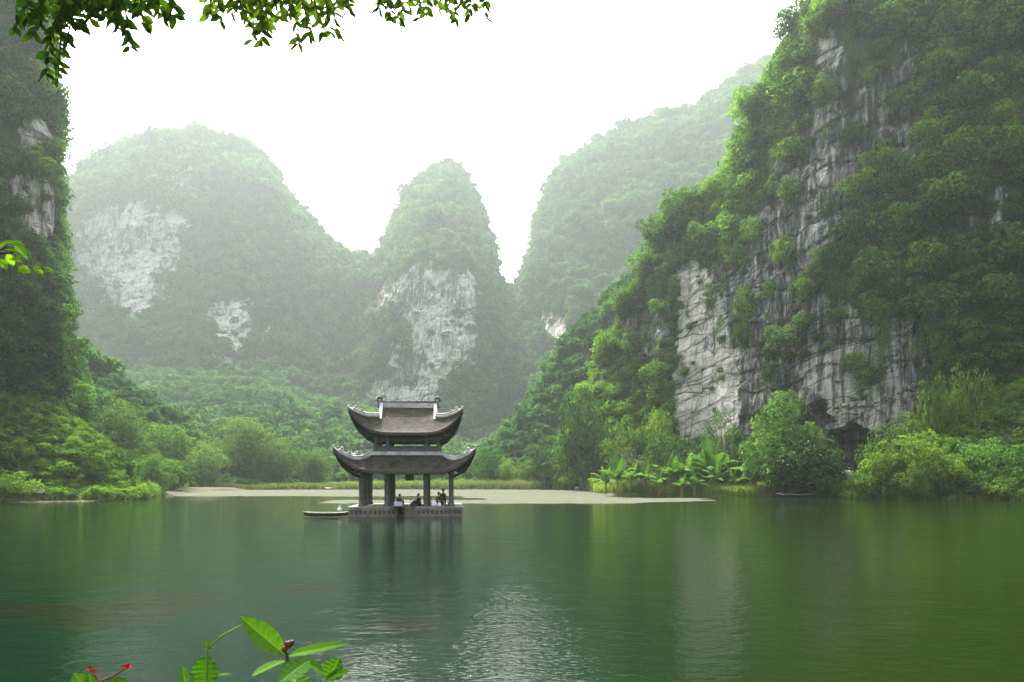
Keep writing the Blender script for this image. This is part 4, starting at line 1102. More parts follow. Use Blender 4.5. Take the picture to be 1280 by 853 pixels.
lift2 = lambda a: 0.14 * a ** 2.5 + 1.78 * a ** 6.5
VG = 0.47
def uprof(v): return 9.45 + (6.92 - 9.45) * (1 - (1 - v) ** 1.35)
uy = lambda v: 0.02 + (3.25 - 0.02) * v
def ux(v):
    v = np.asarray(v, float); return np.where(v < VG, 2.25, 2.25 + (3.75 - 2.25) * (v - VG) / (1 - VG))
def build_upper():
    r = build_roof('upper_roof', uprof, ux, uy, lift2, ('front', 'back'), 71, 34)
    # side skirts below the gables
    pv = lambda v: uprof(VG + (1 - VG) * np.asarray(v)); hx2 = lambda v: ux(VG + (1 - VG) * np.asarray(v)); hy2 = lambda v: uy(VG + (1 - VG) * np.asarray(v))
    l2 = lambda a: lift2(a)
    V, Q, UV, Vs, Vf, Qf = [], [], [], [], [], []
    nU, nV = 51, 18
    for s in ('left', 'right'):
        k = 0; V, Q, UV, Vs, Vf, Qf = [], [], [], [], [], []
        u = np.sin(np.linspace(-1, 1, nU) * math.pi / 2); v = np.linspace(0, 1, nV); U, W_ = np.meshgrid(u, v, indexing='ij'); au = np.abs(U)
        vg = VG + (1 - VG) * W_; sg = -1 if s == 'left' else 1
        ex = EXT * au ** 4 * vg ** 1.5; X = sg * ux(vg) * (1 + ex); Y = U * uy(vg) * (1 + ex * .85); Z = uprof(vg) + lift2(au) * vg ** 2.2
        A = np.stack([X, Y, Z], -1).reshape(-1, 3); V.append(A); Q.append(grid_quads(nU, nV) + k * len(A)); UV.append(np.stack([Y, W_ * 2.2, Y * 0], -1).reshape(-1, 3))
        Vs.append(A - [0, 0, .16])
        e0 = A.reshape(nU, nV, 3)[:, -1]; Vf.append(np.stack([e0 + [sg * .012, 0, .012], e0 + [sg * .012, 0, -.2]], 1).reshape(-1, 3)); Qf.append(grid_quads(nU, 2) + k * nU * 2)
        me = mesh_np('gable_skirt', np.concatenate(V), np.concatenate(Q), True); attr(me, 'tile_uv', np.concatenate(UV), typ='FLOAT_VECTOR')
        sk = link('gable_skirt', me, M_tile, r)
        link('soffit', mesh_np('soffit', np.concatenate(Vs), np.concatenate(Q), True), M_wood, r)
        link('eave_fascia', mesh_np('eave_fascia', np.concatenate(Vf), np.concatenate(Qf), True), M_wood2, r)
    # gable walls
    for s in (-1, 1):
        g = MB()
        vs = np.linspace(0, VG, 8); pr = [(float(uy(v)), float(uprof(v)) - .05) for v in vs]
        pts = [(s * 2.1, -y, z) for y, z in pr[::-1]] + [(s * 2.1, y, z) for y, z in pr]
        base = [(s * 2.1, 0, float(uprof(VG)) - .05)]
        for i in range(len(pts) - 1): g.add([base[0], pts[i], pts[i + 1]], [(0, 1, 2)])
        g.build('gable_wall', M_wood2, r)
    # barge ridges down the gable edges, then hips to the corners
    for sx in (-1, 1):
        for sy in (-1, 1):
            b = MB(); vs = np.linspace(0.0, VG + .03, 9)
            b.tube([(sx * (2.28 + .1 * (1 - i / 8) * 0 + .06), sy * float(uy(v)), float(uprof(v)) + .16) for i, v in enumerate(vs)], [.25] * 9, 4, flat=.8)
            b.build('barge_ridge', M_lime, r)
    ridge_parts(r, [hip_curve(uprof, ux, uy, lift2, VG - .02, sx, sy, 22) for sx in (-1, 1) for sy in (-1, 1)])
    m = MB(); m.box(-2.5, 2.5, -.2, .2, 9.3, 9.72); mr = m.build('main_ridge', M_lime, r)
    m = MB(); m.box(-2.45, 2.45, -.12, .12, 9.723, 9.86)
    for i in range(7):
        x = -2.1 + i * .7
        m.tube([(x - .3, 0, 9.84), (x - .12, 0, 9.89), (x + .05, 0, 9.91), (x + .2, 0, 9.87), (x + .3, 0, 9.84)], [.05, .07, .08, .06, .04], 6)
    m.build('ridge_carving', M_colst, mr, True)
    for sx in (-1, 1):
        d = MB(); d.tube([(sx * 2.45, 0, 9.3), (sx * 2.5, 0, 9.9)], [.3, .2], 4)
        d.tube([(sx * 2.5 + sx * .19 * math.cos(a), 0, 10.02 + .19 * math.sin(a)) for a in np.linspace(-1.6, 4.2, 16)], [.12] * 10 + [.10, .09, .08, .06, .05, .04], 6)
        d.build('ridge_end_scroll', M_colst, mr, True)
    return r
upper = build_upper()
# timber: lintels, brackets and corner beams under the eaves, upper storey
b = MB()
for y in (-3.3, 3.3): b.box(-3.95, 3.95, y - .13, y + .13, 3.6, 3.9)
for x in (-3.68, 3.70): b.box(x - .13, x + .13, -3.167, 3.167, 3.6, 3.897)
for x in (-1.6, 1.6): b.box(x - .1, x + .1, -3.165, 3.165, 3.62, 3.86)
b.build('lintel', M_wood, pav)
for sx in (-1, 1):
    for sy in (-1, 1):
        b = MB()
        cv = hip_curve(lp, lhx, lhy, lift1, .25, sx, sy, 12); b.tube([(p[0] * .985, p[1] * .985, p[2] - .32) for p in cv], .12, 6)
        b.tube([(sx * 3.7, sy * 3.3, 3.2), (sx * 4.3, sy * 3.9, 3.45), (sx * 4.9, sy * 4.45, 4.0)], [.13, .12, .08], 6)
        b.build('corner_bracket', M_wood, lower, True); b = MB()
        cv = hip_curve(uprof, ux, uy, lift2, .45, sx, sy, 12); b.tube([(p[0] * .98, p[1] * .98, p[2] - .32) for p in cv], .12, 6)
        b.tube([(sx * 2.7, sy * 2.4, 6.2), (sx * 3.3, sy * 2.8, 6.5), (sx * 3.9, sy * 3.3, 7.2)], [.16, .15, .08], 6)
        b.build('corner_bracket', M_wood, upper, True)
b = MB()
for x in np.linspace(-3.9, 3.9, 22):
    for s in (-1, 1): b.tube([(x, s * 3.35, 3.93), (x, s * 4.1, 3.66 + .3 * (abs(x) / 5.2) ** 2.5)], .05, 4)
for y in np.linspace(-3.5, 3.5, 18):
    for s in (-1, 1): b.tube([(s * 3.8, y, 3.93), (s * 4.5, y, 3.66 + .3 * (abs(y) / 4.7) ** 2.5)], .05, 4)
b.build('rafters', M_wood, pav)
b = MB()
for y in (-2.4, 2.4): b.box(-3.2, 3.2, y - .14, y + .14, 6.55, 6.95)
for x in (-2.66, 2.66): b.box(x - .14, x + .14, -2.257, 2.257, 6.55, 6.947)
b.box(-2.5, 2.5, -2.25, 2.25, 6.8, 6.9)
b.build('upper_beam', M_wood, pav)
pst = MB(); pst.lathe([(.17, 5.2), (.17, 6.5), (.2, 6.56)], n=12)
pme = bpy.data.meshes.new('upper_post'); pme.from_pydata(pst.v, [], pst.f); pme.update(); pme.materials.append(M_colst)
for x in (-2.66, -1.6, 1.6, 2.66):
    for y in (-2.4, 2.4): link('upper_post', pme, None, pav, (x, y, 0))
kn = MB(); kn.lathe([(.02, 6.52), (.17, 6.58), (.2, 6.72), (.15, 6.86), (.02, 6.9)], n=12)
kme = bpy.data.meshes.new('post_capital'); kme.from_pydata(kn.v, [], kn.f); kme.update(); kme.materials.append(M_colst)
for x in (-1.6, 1.6): link('post_capital', kme, None, pav, (x, -2.72, 0))
b = MB()
for y in (-2.4, 2.4):
    b.box(-2.66, 2.66, y - .06, y + .06, 5.72, 5.84); b.box(-2.66, 2.66, y - .05, y + .05, 6.22, 6.30)
    for x0, x1 in ((-2.5, -1.76), (1.76, 2.5)): b.box(x0, x1, y - .04, y + .04, 6.303, 6.547)
    b.box(-1.43, 1.43, y - .03, y + .03, 6.303, 6.547)
for x in (-2.66, 2.66): b.box(x - .06, x + .06, -2.336, 2.336, 5.72, 5.837)
b.build('balcony_rail', M_wood2, pav)
for y in (-2.4, 2.4):
    b = MB()
    for x0, x1 in ((-2.5, -1.76), (-1.43, 1.43), (1.76, 2.5)): b.box(x0, x1, y - .035, y + .035, 5.2, 5.717)
    b.build('parapet', M_colst, pav)
b = MB(); b.box(-2.62, 2.62, -2.35, 2.35, 5.0, 5.15); b.build('upper_floor', M_wood, pav)
b = MB(); b.box(-.05, .62, -3.62, -3.52, 2.95, 3.36); b.box(-.09, .66, -3.60, -3.54, 3.363, 3.42); b.tube([(.05, -3.57, 3.42), (.05, -3.5, 3.65)], .02, 4); b.tube([(.52, -3.57, 3.42), (.52, -3.5, 3.65)], .02, 4)
b.build('name_board', M_wood, pav)
b = MB()
for x0, x1, y in ((-1.4, 1.4, 3.3), (1.8, 3.5, 3.3)):
    b.box(x0, x1, y - .03, y + .03, 1.42, 1.48)
    for x in np.linspace(x0 + .1, x1 - .1, 5): b.box(x - .02, x + .02, y - .02, y + .02, .8, 1.417)
b.build('rear_railing', M_wood2, pav)

def pv(x, y, z):
    a = math.radians(5); c, s = math.cos(a), math.sin(a)
    return (-9.05 + c * x - s * y, 62.3 + s * x + c * y, z)
# landing stage plank on the front of the platform
e = empty('landing_stage', pv(-.62, -4.4, 0.8), math.radians(5)); tag(e, 'dark brown plank stage jutting over the boat landing of the pavilion', 'landing stage')
b = MB()
for k in range(5): b.box(-.55, .50, -.55 + k * .36, -.55 + k * .36 + .345, .003, .09)
b.build('deck', M_dock, e)
b = MB(); b.box(-.02, .08, -.45, 1.1, -1.6, 0); b.box(.38, .46, -.45, 1.1, -1.6, 0); b.box(-.02, .46, .9, 1.0, -1.6, -.02); b.build('supports', M_wood, e)
e = empty('storage_box', pv(-.62, -4.1, .893), math.radians(5)); tag(e, 'pale blue-grey box standing on the plank stage', 'box')
b = MB(); b.box(-.32, .30, -.2, .2, 0, .24, .01); q = b.build('box_body', simple('pale_box', (.42, .50, .56), .5, (.36, .44, .5), 3), e)
b = MB(); b.box(-.35, .33, -.22, .22, .243, .30, .015); b.build('lid', simple('pale_lid', (.55, .60, .64), .5), e)
e = empty('bundle', pv(.55, -2.3, .8), .4); tag(e, 'dark bundle lying on the pavilion floor behind the landing', 'bundle')
b = MB(); b.lathe([(.02, 0), (.3, .02), (.34, .12), (.26, .26), (.1, .34), (.07, .4), (.1, .44), (.02, .45)], n=12); b.build('sack', simple('dark_cloth', (.03, .035, .04), .9), e, True)
b = MB(); b.lathe([(.085, .355), (.095, .365), (.085, .378)], n=10); b.build('tie', M_dock, e)

# ------------------------------------------------------------------ people in the pavilion
def skin_mesh(name, joints, edges, mat, sub=2):
    names = list(joints); idx = {k: i for i, k in enumerate(names)}
    me = bpy.data.meshes.new(name); me.from_pydata([joints[k][0] for k in names], [(idx[a], idx[b]) for a, b in edges], []); me.update()
    o = bpy.data.objects.new(name, me); COL.objects.link(o)
    o.modifiers.new('s', 'SKIN'); sb = o.modifiers.new('u', 'SUBSURF'); sb.levels = sub; sb.render_levels = sub
    if not me.skin_vertices: me.attributes  # skin layer is made with the modifier
    dat = me.skin_vertices[0].data
    for i, k in enumerate(names):
        r = joints[k][1]; dat[i].radius = (r, r) if not hasattr(r, '__len__') else r; dat[i].use_root = (i == 0)
    dg = bpy.context.evaluated_depsgraph_get()
    out = bpy.data.meshes.new_from_object(o.evaluated_get(dg)); out.name = name
    bpy.data.objects.remove(o); bpy.data.meshes.remove(me)
    out.polygons.foreach_set("use_smooth", [True] * len(out.polygons)); out.materials.clear(); out.materials.append(mat)
    return out
M_skin = simple('skin', (.32, .19, .13), .6, (.28, .16, .11), 20)
def sphere_mesh(b, c, r, n=12, squash=(1, 1, 1)):
    V = []; Fs = []
    for i in range(1, n):
        for k in range(n * 2):
            t = math.pi * i / n; a = math.pi * k / n
            V.append((c[0] + r * squash[0] * math.sin(t) * math.cos(a), c[1] + r * squash[1] * math.sin(t) * math.sin(a), c[2] + r * squash[2] * math.cos(t)))
    for i in range(n - 2):
        for k in range(n * 2): k2 = (k + 1) % (n * 2); Fs.append((i * n * 2 + k, (i + 1) * n * 2 + k, (i + 1) * n * 2 + k2, i * n * 2 + k2))
    Fs.append(tuple(range(n * 2))); Fs.append(tuple((n - 2) * n * 2 + k for k in range(n * 2 - 1, -1, -1)))
    b.add(V, Fs)
def person(loc, rz, label, top, legs, lean=.25, reach=.3, hat=None, hair=(.012, .01, .01), seat=.0):
    """seated on a low stool / the floor; faces local -Y"""
    e = empty('person', loc, rz); tag(e, label, 'person', 'people resting in the pavilion')
    hz = .16 + seat; sh = hz + .50; ly = -math.sin(lean) * .5; hy_ = ly - .07
    sz = hz + .5 * math.cos(lean) + .02; nk = sz + .09; hd = nk + .13
    kn = hz + .30; 
    J = {'pelvis': ((0, 0, hz), (.15, .12)), 'belly': ((0, ly * .35, hz + .2), (.14, .11)), 'chest': ((0, ly * .8, sz - .1), (.16, .12)), 'neck': ((0, ly - .02, nk - .02), .055),
         'jaw': ((0, hy_ - .02, hd - .04), .075), 'head': ((0, hy_, hd + .03), (.085, .1)), 'crownpt': ((0, hy_ + .01, hd + .10), .06), 'nose': ((0, hy_ - .105, hd + .01), .016)}
    E = [('pelvis', 'belly'), ('belly', 'chest'), ('chest', 'neck'), ('neck', 'jaw'), ('jaw', 'head'), ('head', 'crownpt'), ('head', 'nose')]
    for s, t in ((-1, 'l'), (1, 'r')):
        J['sh' + t] = ((s * .17, ly, sz - .04), .062); J['el' + t] = ((s * .25, ly - .12, sz - .30), .048); J['wr' + t] = ((s * .16, ly - .12 - reach, sz - .34), .034); J['ha' + t] = ((s * .14, ly - .2 - reach, sz - .36), .03)
        J['hip' + t] = ((s * .10, -.05, hz), .095); J['kn' + t] = ((s * .17, -.40, kn), .065); J['an' + t] = ((s * .15, -.46, .08), .045); J['to' + t] = ((s * .16, -.63, .04), .035)
        for k, dxy in enumerate(((-.035, .07), (-.012, .09), (.012, .085), (.034, .07), (.05, .03))):
            J['f%d%s' % (k, t)] = ((s * .14 + dxy[0], ly - .2 - reach - dxy[1], sz - .38 - .01 * k), .009); E.append(('ha' + t, 'f%d%s' % (k, t)))
        E += [('chest', 'sh' + t), ('sh' + t, 'el' + t), ('el' + t, 'wr' + t), ('wr' + t, 'ha' + t), ('pelvis', 'hip' + t), ('hip' + t, 'kn' + t), ('kn' + t, 'an' + t), ('an' + t, 'to' + t)]
    link('body', skin_mesh('body', J, E, M_skin), None, e)
    grow = lambda k, g: (J[k][0], tuple(x + g for x in J[k][1]) if hasattr(J[k][1], '__len__') else J[k][1] + g)
    T = {k: grow(k, .018) for k in ('pelvis', 'belly', 'chest', 'shl', 'ell', 'shr', 'elr')}
    T['nb'] = ((0, ly - .01, sz + .02), .075)
    for t in 'lr': T['cu' + t] = (tuple(np.array(J['el' + t][0]) * .35 + np.array(J['wr' + t][0]) * .65), .05)
    link('shirt', skin_mesh('shirt', T, [('pelvis', 'belly'), ('belly', 'chest'), ('chest', 'nb'), ('chest', 'shl'), ('shl', 'ell'), ('ell', 'cul'), ('chest', 'shr'), ('shr', 'elr'), ('elr', 'cur')], top), None, e)
    Lg = {k: grow(k, .02) for k in ('pelvis', 'hipl', 'knl', 'hipr', 'knr', 'anl', 'anr')}
    link('trousers', skin_mesh('trousers', Lg, [('pelvis', 'hipl'), ('hipl', 'knl'), ('knl', 'anl'), ('pelvis', 'hipr'), ('hipr', 'knr'), ('knr', 'anr')], legs), None, e)
    hb = MB(); sphere_mesh(hb, (0, hy_ + .035, hd + .055), .118, 8, (1, 1, 1.0)); hb.build('hair', simple('hair', hair, .5), e, True)
    if hat:
        b = MB(); b.lathe([(.24, hd + .09), (.25, hd + .1), (.14, hd + .19), (.03, hd + .26)], c=(0, hy_), n=18) if hat == 'cone' else b.lathe([(.13, hd + .07), (.135, hd + .12), (.12, hd + .18), (.04, hd + .21)], c=(0, hy_ + .01), n=14)
        if hat == 'cap': b.box(-.09, .09, hy_ - .25, hy_ - .1, hd + .075, hd + .095)
        b.build('hat', M_wood, e)
    return e
c_navy = simple('dark_navy_cloth', (.015, .02, .03), .9); c_black = simple('black_cloth', (.012, .012, .014), .9); c_maroon = simple('brown_maroon_cloth', (.10, .035, .02), .85, (.06, .025, .018), 8)
c_brown = simple('brown_cloth', (.09, .05, .025), .85); c_dark = simple('dark_trousers', (.02, .02, .022), .9)
person(pv(-.75, -2.6, .8), math.radians(60), 'person in dark clothes sitting against the second front column, facing the landing', c_navy, c_dark, .3, .22)
person(pv(1.05, -2.3, .8), math.radians(-55), 'person in dark clothes mostly hidden behind the third front column', c_black, c_dark, .15, .1)
person(pv(2.55, -2.7, .8), math.radians(75), 'person in brown and maroon sitting between the two right-hand columns', c_maroon, c_dark, .15, .25, seat=.12)
person(pv(2.95, -2.2, .8), math.radians(20), 'person in a dark cap leaning over the one in maroon', c_brown, c_dark, .5, .2, hat='cap', seat=.42)
def stool(label, p, h):
    e = empty('stool', p, .3); tag(e, label, 'stool'); b = MB(); b.box(-.17, .17, -.15, .15, h - .04, h); b.build('seat', M_wood2, e)
    for x in (-.13, .13):
        for y in (-.11, .11): b = MB(); b.box(x - .02, x + .02, y - .02, y + .02, 0, h - .042); b.build('leg', M_wood2, e)
stool('low wooden stool under the person in maroon', pv(2.55, -2.7, .8), .16)
stool('higher wooden stool under the person in the dark cap', pv(2.95, -2.2, .8), .46)
def bag(label, p, s, m):
    e = empty('bag', p, .5); tag(e, label, 'bag'); b = MB(); b.lathe([(.02, 0), (.17 * s, .01), (.2 * s, .12 * s), (.17 * s, .26 * s), (.08 * s, .33 * s), (.1 * s, .38 * s), (.02, .385 * s)], n=12); b.build('sack', m, e, True)
    b = MB(); b.tube([(-.07 * s, 0, .34 * s), (-.08 * s, 0, .48 * s), (0, 0, .55 * s), (.08 * s, 0, .48 * s), (.07 * s, 0, .34 * s)], .012, 5); b.build('handle', m, e)
c_white = simple('white_plastic', (.75, .75, .74), .5, (.6, .6, .6), 6)
bag('white plastic bag on the floor in front of the person in maroon', pv(2.3, -3.7, .8), 1.25, c_white)
bag('small white bag beside the larger white one, on the pavilion floor', pv(2.72, -3.8, .8), .9, c_white)

# ------------------------------------------------------------------ boats and shore rocks
M_hull = simple('boat_hull', (.05, .055, .05), .7, (.03, .03, .03), 3)
M_mat_ = simple('boat_matting', (.36, .33, .26), .9, (.22, .20, .16), 4, .3)
def boat(loc, rz, L, W, H_, label, deckmat, group=None):
    e = empty('rowing_boat', loc, rz); tag(e, label, 'boat', group)
    n = 24; V = []; m = 7
    for i in range(n + 1):
        t = i / n; x = (t - .5) * L; w2 = W / 2 * (math.sin(math.pi * (.06 + .88 * t)) ** .55); rise = H_ * .45 * abs(2 * t - 1) ** 4
        for k in range(m):
            a = math.pi * k / (m - 1); V.append((x, -w2 * math.cos(a), H_ + rise - (H_ * 1.15 + .0 * rise) * math.sin(a) ** .6))
    Vi = [(x * .985, y * .93, z + .03 + (.05 if abs(y) < W * .2 else 0)) for x, y, z in V]
    me = mesh_np('hull', V + Vi, np.concatenate([grid_quads(n + 1, m), grid_quads(n + 1, m)[:, ::-1] + len(V)]), True); link('hull', me, M_hull, e)
    b = MB()
    for s in (0, m - 1): b.tube([(V[i * m + s][0], V[i * m + s][1], V[i * m + s][2] + .02) for i in range(n + 1)], .035, 6)
    b.build('gunwale', deckmat, e)
    b = MB(); b.box(-L * .40, L * .05, -W * .36, W * .36, H_ * .78, H_ * .97); b.build('floor_mat', deckmat, e)
    for x in (L * .14, L * .27, L * .38):
        b = MB(); b.box(x - .1, x + .1, -W * .36, W * .36, H_ * 1.0, H_ * 1.1); b.build('thwart', M_wood2, e)
    return e
boat(pv(-6.35, -3.9, 0.06), math.radians(3), 3.7, 1.25, .24, 'low flat boat with pale matting moored at the left end of the pavilion platform', M_mat_)
bag('white bag lying in the boat beside the pavilion', pv(-5.35, -3.95, .44), .95, c_white)
p = P(994, 618, 125); boat((p[0], 123.0, .1), math.radians(-4), 8.2, 1.3, .38, 'pale narrow boat drawn up under the dark bush on the right bank', simple('pale_planks', (.42, .39, .35), .85, (.3, .28, .25), 2))
def rock(px, d, wpx, hpx, label, seed, pale=True):
    n = 14; V = []; rng = np.random.default_rng(seed)
    W = wpx / F * d / 2; Hh = hpx / F * d
    X = (px - CX) / F * d; z0 = float(ground_z(X, d))
    for i in range(n + 1):
        for k in range(n * 2):
            t = math.pi * i / n; a = math.pi * k / n
            V.append((math.sin(t) * math.cos(a), math.sin(t) * math.sin(a), math.cos(t)))
    V = np.array(V); r = 1 + .35 * fbm(V * 1.5 + seed, 3, seed); V = V * r[:, None]; V = np.round(V * 3.2) / 3.2 * .45 + V * .55
    V = V * np.array([W, W * .7, Hh * .75])
    Q = []
    for i in range(n):
        for k in range(n * 2): k2 = (k + 1) % (n * 2); Q.append((i * n * 2 + k, (i + 1) * n * 2 + k, (i + 1) * n * 2 + k2, i * n * 2 + k2))
    me = mesh_np('rock', V, Q, False)
    o = link('rock', me, M_rockp if pale else M_rockd); o.location = (X, d, max(z0, 0) + Hh * .25); tag(o, label, 'rock')
M_rockp = simple('pale_shore_rock', (.26, .235, .20), .9, (.13, .12, .105), 1.5, .6); M_rockd = simple('dark_shore_rock', (.10, .095, .09), .9, (.05, .05, .045), 1.5, .6)
rock(98, 101.3, 9, 5, 'pale pinkish rock at the waterline of the left bank', 1)
rock(78, 100, 13, 6, 'dark boulder left of the pale rock on the left bank', 2, False)
rock(122, 102.5, 15, 7, 'dark boulder right of the pale rock on the left bank', 3, False)
rock(45, 98, 24, 12, 'mossy dark boulder among the creepers at the left waterline', 4, False)
rock(1194, 109.5, 17, 6, 'flat pale rock at the waterline under the black hollow of the thicket', 5)
rock(1106, 114.5, 11, 3, 'small flat pale stone at the waterline left of the flat pale rock', 6)
rock(1238, 108, 26, 8, 'brown rock at the right-hand waterline near the pale low shrub', 7, False)
rock(1055, 131, 30, 26, 'large pale fallen block at the mouth of the cave', 8)
rock(724, 198, 12, 5, 'pale stone at the foot of the round bush on the far shore', 9)
rock(411, 214, 12, 3, 'flat pale stone on the far shore left of the pavilion', 10)

# ------------------------------------------------------------------ near bank plants
M_fg = leaf_mat('near_leaves', (0.022, 0.085, 0.004), (0.052, 0.140, 0.006), 0.42, 0.02, mottle=45.0)
M_fgstem = simple('green_stem', (.10, .20, .03), .5, (.07, .14, .02), 20)
M_bud = simple('dark_red_bud', (.10, .012, .018), .5, (.05, .008, .01), 40)
M_flower = simple('red_flower', (.40, .022, .006), .5, (.30, .012, .006), 60)
M_twig = simple('dark_twig', (.05, .035, .025), .8, (.03, .02, .015), 30)
def big_leaf(p0, p1, width, sag=.06, nrm=None, fold=.25, n=14, m=3):
    """a real leaf blade from stalk p0 to tip p1, folded along its midrib"""
    a, b = Vector(p0), Vector(p1); ax = b - a; L = ax.length; ax.normalize()
    nv = Vector(nrm or (0, -.5, .85)); nv = (nv - ax * nv.dot(ax)).normalized(); sv = ax.cross(nv)
    V = []
    for i in range(n + 1):
        t = i / n; w_ = width / 2 * (math.sin(math.pi * t ** .85) ** .8) * (1 if t < .97 else .6)
        for k in range(-m, m + 1):
            s = k / m
            V.append(tuple(a + ax * (L * t) + sv * (w_ * s) + nv * (-sag * L * (t * t) + fold * w_ * abs(s) + .004 * math.sin(t * 40) * abs(s) * width * 4)))
    return np.array(V), grid_quads(n + 1, 2 * m + 1)
def leaf_obj(parts, name, mat, parent, shade=.5):
    V, Q = [], []; o = 0
    vn = []
    for v, q in parts:
        V.append(v); Q.append(q + o); o += len(v)
        i, k = np.meshgrid(np.arange(61), np.arange(-8, 9), indexing='ij'); t, sgl = i / 60, np.abs(k) / 8
        vn.append(np.maximum(np.where(k == 0, 1.0, 0.0), ss(.80, 1.0, np.cos(2 * math.pi * (t * 9 - sgl * 1.1))) * (1 - sgl) * .8).ravel())
    me = mesh_np(name, np.concatenate(V), np.concatenate(Q), True); attr(me, 'shade', np.full(len(me.polygons), shade), 'FACE'); attr(me, 'vein', np.concatenate(vn))
    o = link(name, me, mat, parent); return o
def rel(p, e): return tuple(np.array(p) - np.array(e.location))
def pix_leaf(e, x0, y0, d0, x1, y1, d1, wpx, **kw):
    return big_leaf(rel(P(x0, y0, d0), e), rel(P(x1, y1, d1), e), wpx / F * d0, n=60, m=8, **kw)
e = empty('leafy_plant', tuple(P(362, 1080, 2.0) * [1, 1, 0] + np.array([0, 0, 1.42]))); tag(e, 'glossy broad-leaved plant with dark red bud at the bottom edge of the photo', 'plant')
for (a, kw, shd) in (((355, 818, 2.0, 301, 770, 1.95, 30), dict(nrm=(.4, -.8, .6)), .75), ((360, 820, 2.0, 437, 801, 2.0, 19), dict(nrm=(0, -.5, .9)), .8), ((356, 826, 2.0, 314, 843, 1.9, 17), dict(nrm=(-.1, -.5, .9)), .55),
                  ((386, 826, 1.96, 348, 852, 1.85, 30), dict(nrm=(0, -.7, .7)), .35), ((376, 824, 2.05, 412, 845, 2.1, 22), dict(nrm=(0, -.4, .9)), .5), ((412, 850, 2.0, 424, 822, 2.0, 30), dict(nrm=(0, -.8, .5)), .55),
                  ((404, 850, 2.0, 436, 838, 1.95, 20), dict(), .6), ((366, 845, 2.0, 380, 880, 1.9, 36), dict(), .4), ((350, 860, 2.0, 310, 890, 1.9, 36), dict(), .4), ((385, 860, 2.0, 440, 880, 1.9, 36), dict(), .4)):
    leaf_obj([pix_leaf(e, *a, **kw)], 'leaf', M_fg, e, shd)
b = MB(); b.tube([rel(P(362, 1080, 2.0) * [1, 1, 0] + np.array([0, 0, 1.3]), e), rel(P(366, 950, 2.0), e), rel(P(362, 850, 2.0), e), rel(P(358, 815, 2.0), e)], [.007, .006, .005, .004], 8); b.build('stem', M_twig, e)
b = MB()
for x, y, r in ((356, 812, .008), (361, 806, .009), (365, 804, .007), (358, 805, .006)): sphere_mesh(b, rel(P(x, y, 1.99), e), r, 8, (1, 1, 1.3))
b.build('bud', M_bud, e, True)
e = empty('young_shoot', tuple(P(262, 1080, 2.1) * [1, 1, 0] + np.array([0, 0, 1.42]))); tag(e, 'young shoot with thin arching stalk, round leaf and forked green tip', 'plant')
for (a, kw, shd) in (((258, 858, 2.1, 257, 818, 2.1, 34), dict(nrm=(0, -.9, .4)), .5), ((232, 860, 2.1, 229, 832, 2.1, 12), dict(nrm=(.8, -.5, .3)), .1), ((259, 811, 2.1, 266, 800, 2.1, 7), dict(), .9), ((259, 811, 2.1, 270, 807, 2.1, 6), dict(), .9), ((259, 812, 2.1, 256, 801, 2.1, 6), dict(), .9),
                  ((268, 845, 2.1, 290, 842, 2.1, 7), dict(nrm=(0, -.2, 1)), .95)):
    leaf_obj([pix_leaf(e, *a, **kw)], 'leaf', M_fg, e, shd)
b = MB(); b.tube([rel(P(262, 1080, 2.1) * [1, 1, 0] + np.array([0, 0, 1.3]), e), rel(P(259, 900, 2.1), e), rel(P(258, 812, 2.1), e)], [.006, .005, .003], 8); b.tube([rel(P(260, 811, 2.1), e), rel(P(276, 796, 2.08), e), rel(P(292, 787, 2.06), e), rel(P(302, 782, 2.05), e)], [.003, .003, .0025, .002], 6); b.build('stem', M_fgstem, e)
b = MB(); sphere_mesh(b, rel(P(240, 842, 2.1), e), .006, 8); b.build('bud', M_bud, e, True)
e = empty('flowering_shrub', tuple(P(130, 1080, 2.0) * [1, 1, 0] + np.array([0, 0, 1.42]))); tag(e, 'red-flowered shrub with two flower heads at the bottom left corner', 'flower')
for (a, kw, shd) in (((112, 870, 2.0, 92, 842, 2.0, 26), dict(nrm=(.2, -.8, .6)), .75), ((128, 868, 2.0, 158, 849, 2.0, 24), dict(nrm=(0, -.8, .6)), .8), ((120, 875, 2.0, 110, 842, 2.0, 20), dict(nrm=(0, -.8, .6)), .7)):
    leaf_obj([pix_leaf(e, *a, **kw)], 'leaf', M_fg, e, shd)
b = MB(); b.tube([rel(P(130, 1080, 2.0) * [1, 1, 0] + np.array([0, 0, 1.3]), e), rel(P(128, 900, 2.0), e), rel(P(126, 852, 2.0), e)], [.006, .005, .004], 8)
b.build('stem', M_fgstem, e)
for hx_, hy_, n_ in ((114, 838, 5), (159, 834, 6)):
    b = MB(); b.tube([rel(P(126, 852, 2.0), e), rel(P((126 + hx_) / 2, (852 + hy_) / 2 + 2, 2.0), e), rel(P(hx_, hy_, 2.0), e)], [.0035, .003, .0025], 6); st = b.build('flower_stalk', M_bud, e)
    parts = []; rf = random.Random(hx_)
    for k in range(n_):
        fx = hx_ + rf.uniform(-5, 5); fy = hy_ + rf.uniform(-3.5, 2.5); fd = 2.0 + rf.uniform(-.012, .012); a0 = rf.uniform(0, 1.5)
        for q_ in range(4):
            a = a0 + q_ * math.pi / 2
            parts.append(big_leaf(rel(P(fx, fy, fd), e), rel(P(fx + 4.2 * math.cos(a), fy + 3.4 * math.sin(a), fd - .004), e), .0055, sag=-.15, nrm=(rf.uniform(-.5, .5), -.9, .4), n=6, m=2))
    V, Q, o = [], [], 0
    for v, q in parts: V.append(v); Q.append(q + o); o += len(v)
    link('flower_head', mesh_np('flower_head', np.concatenate(V), np.concatenate(Q), True), M_flower, e)

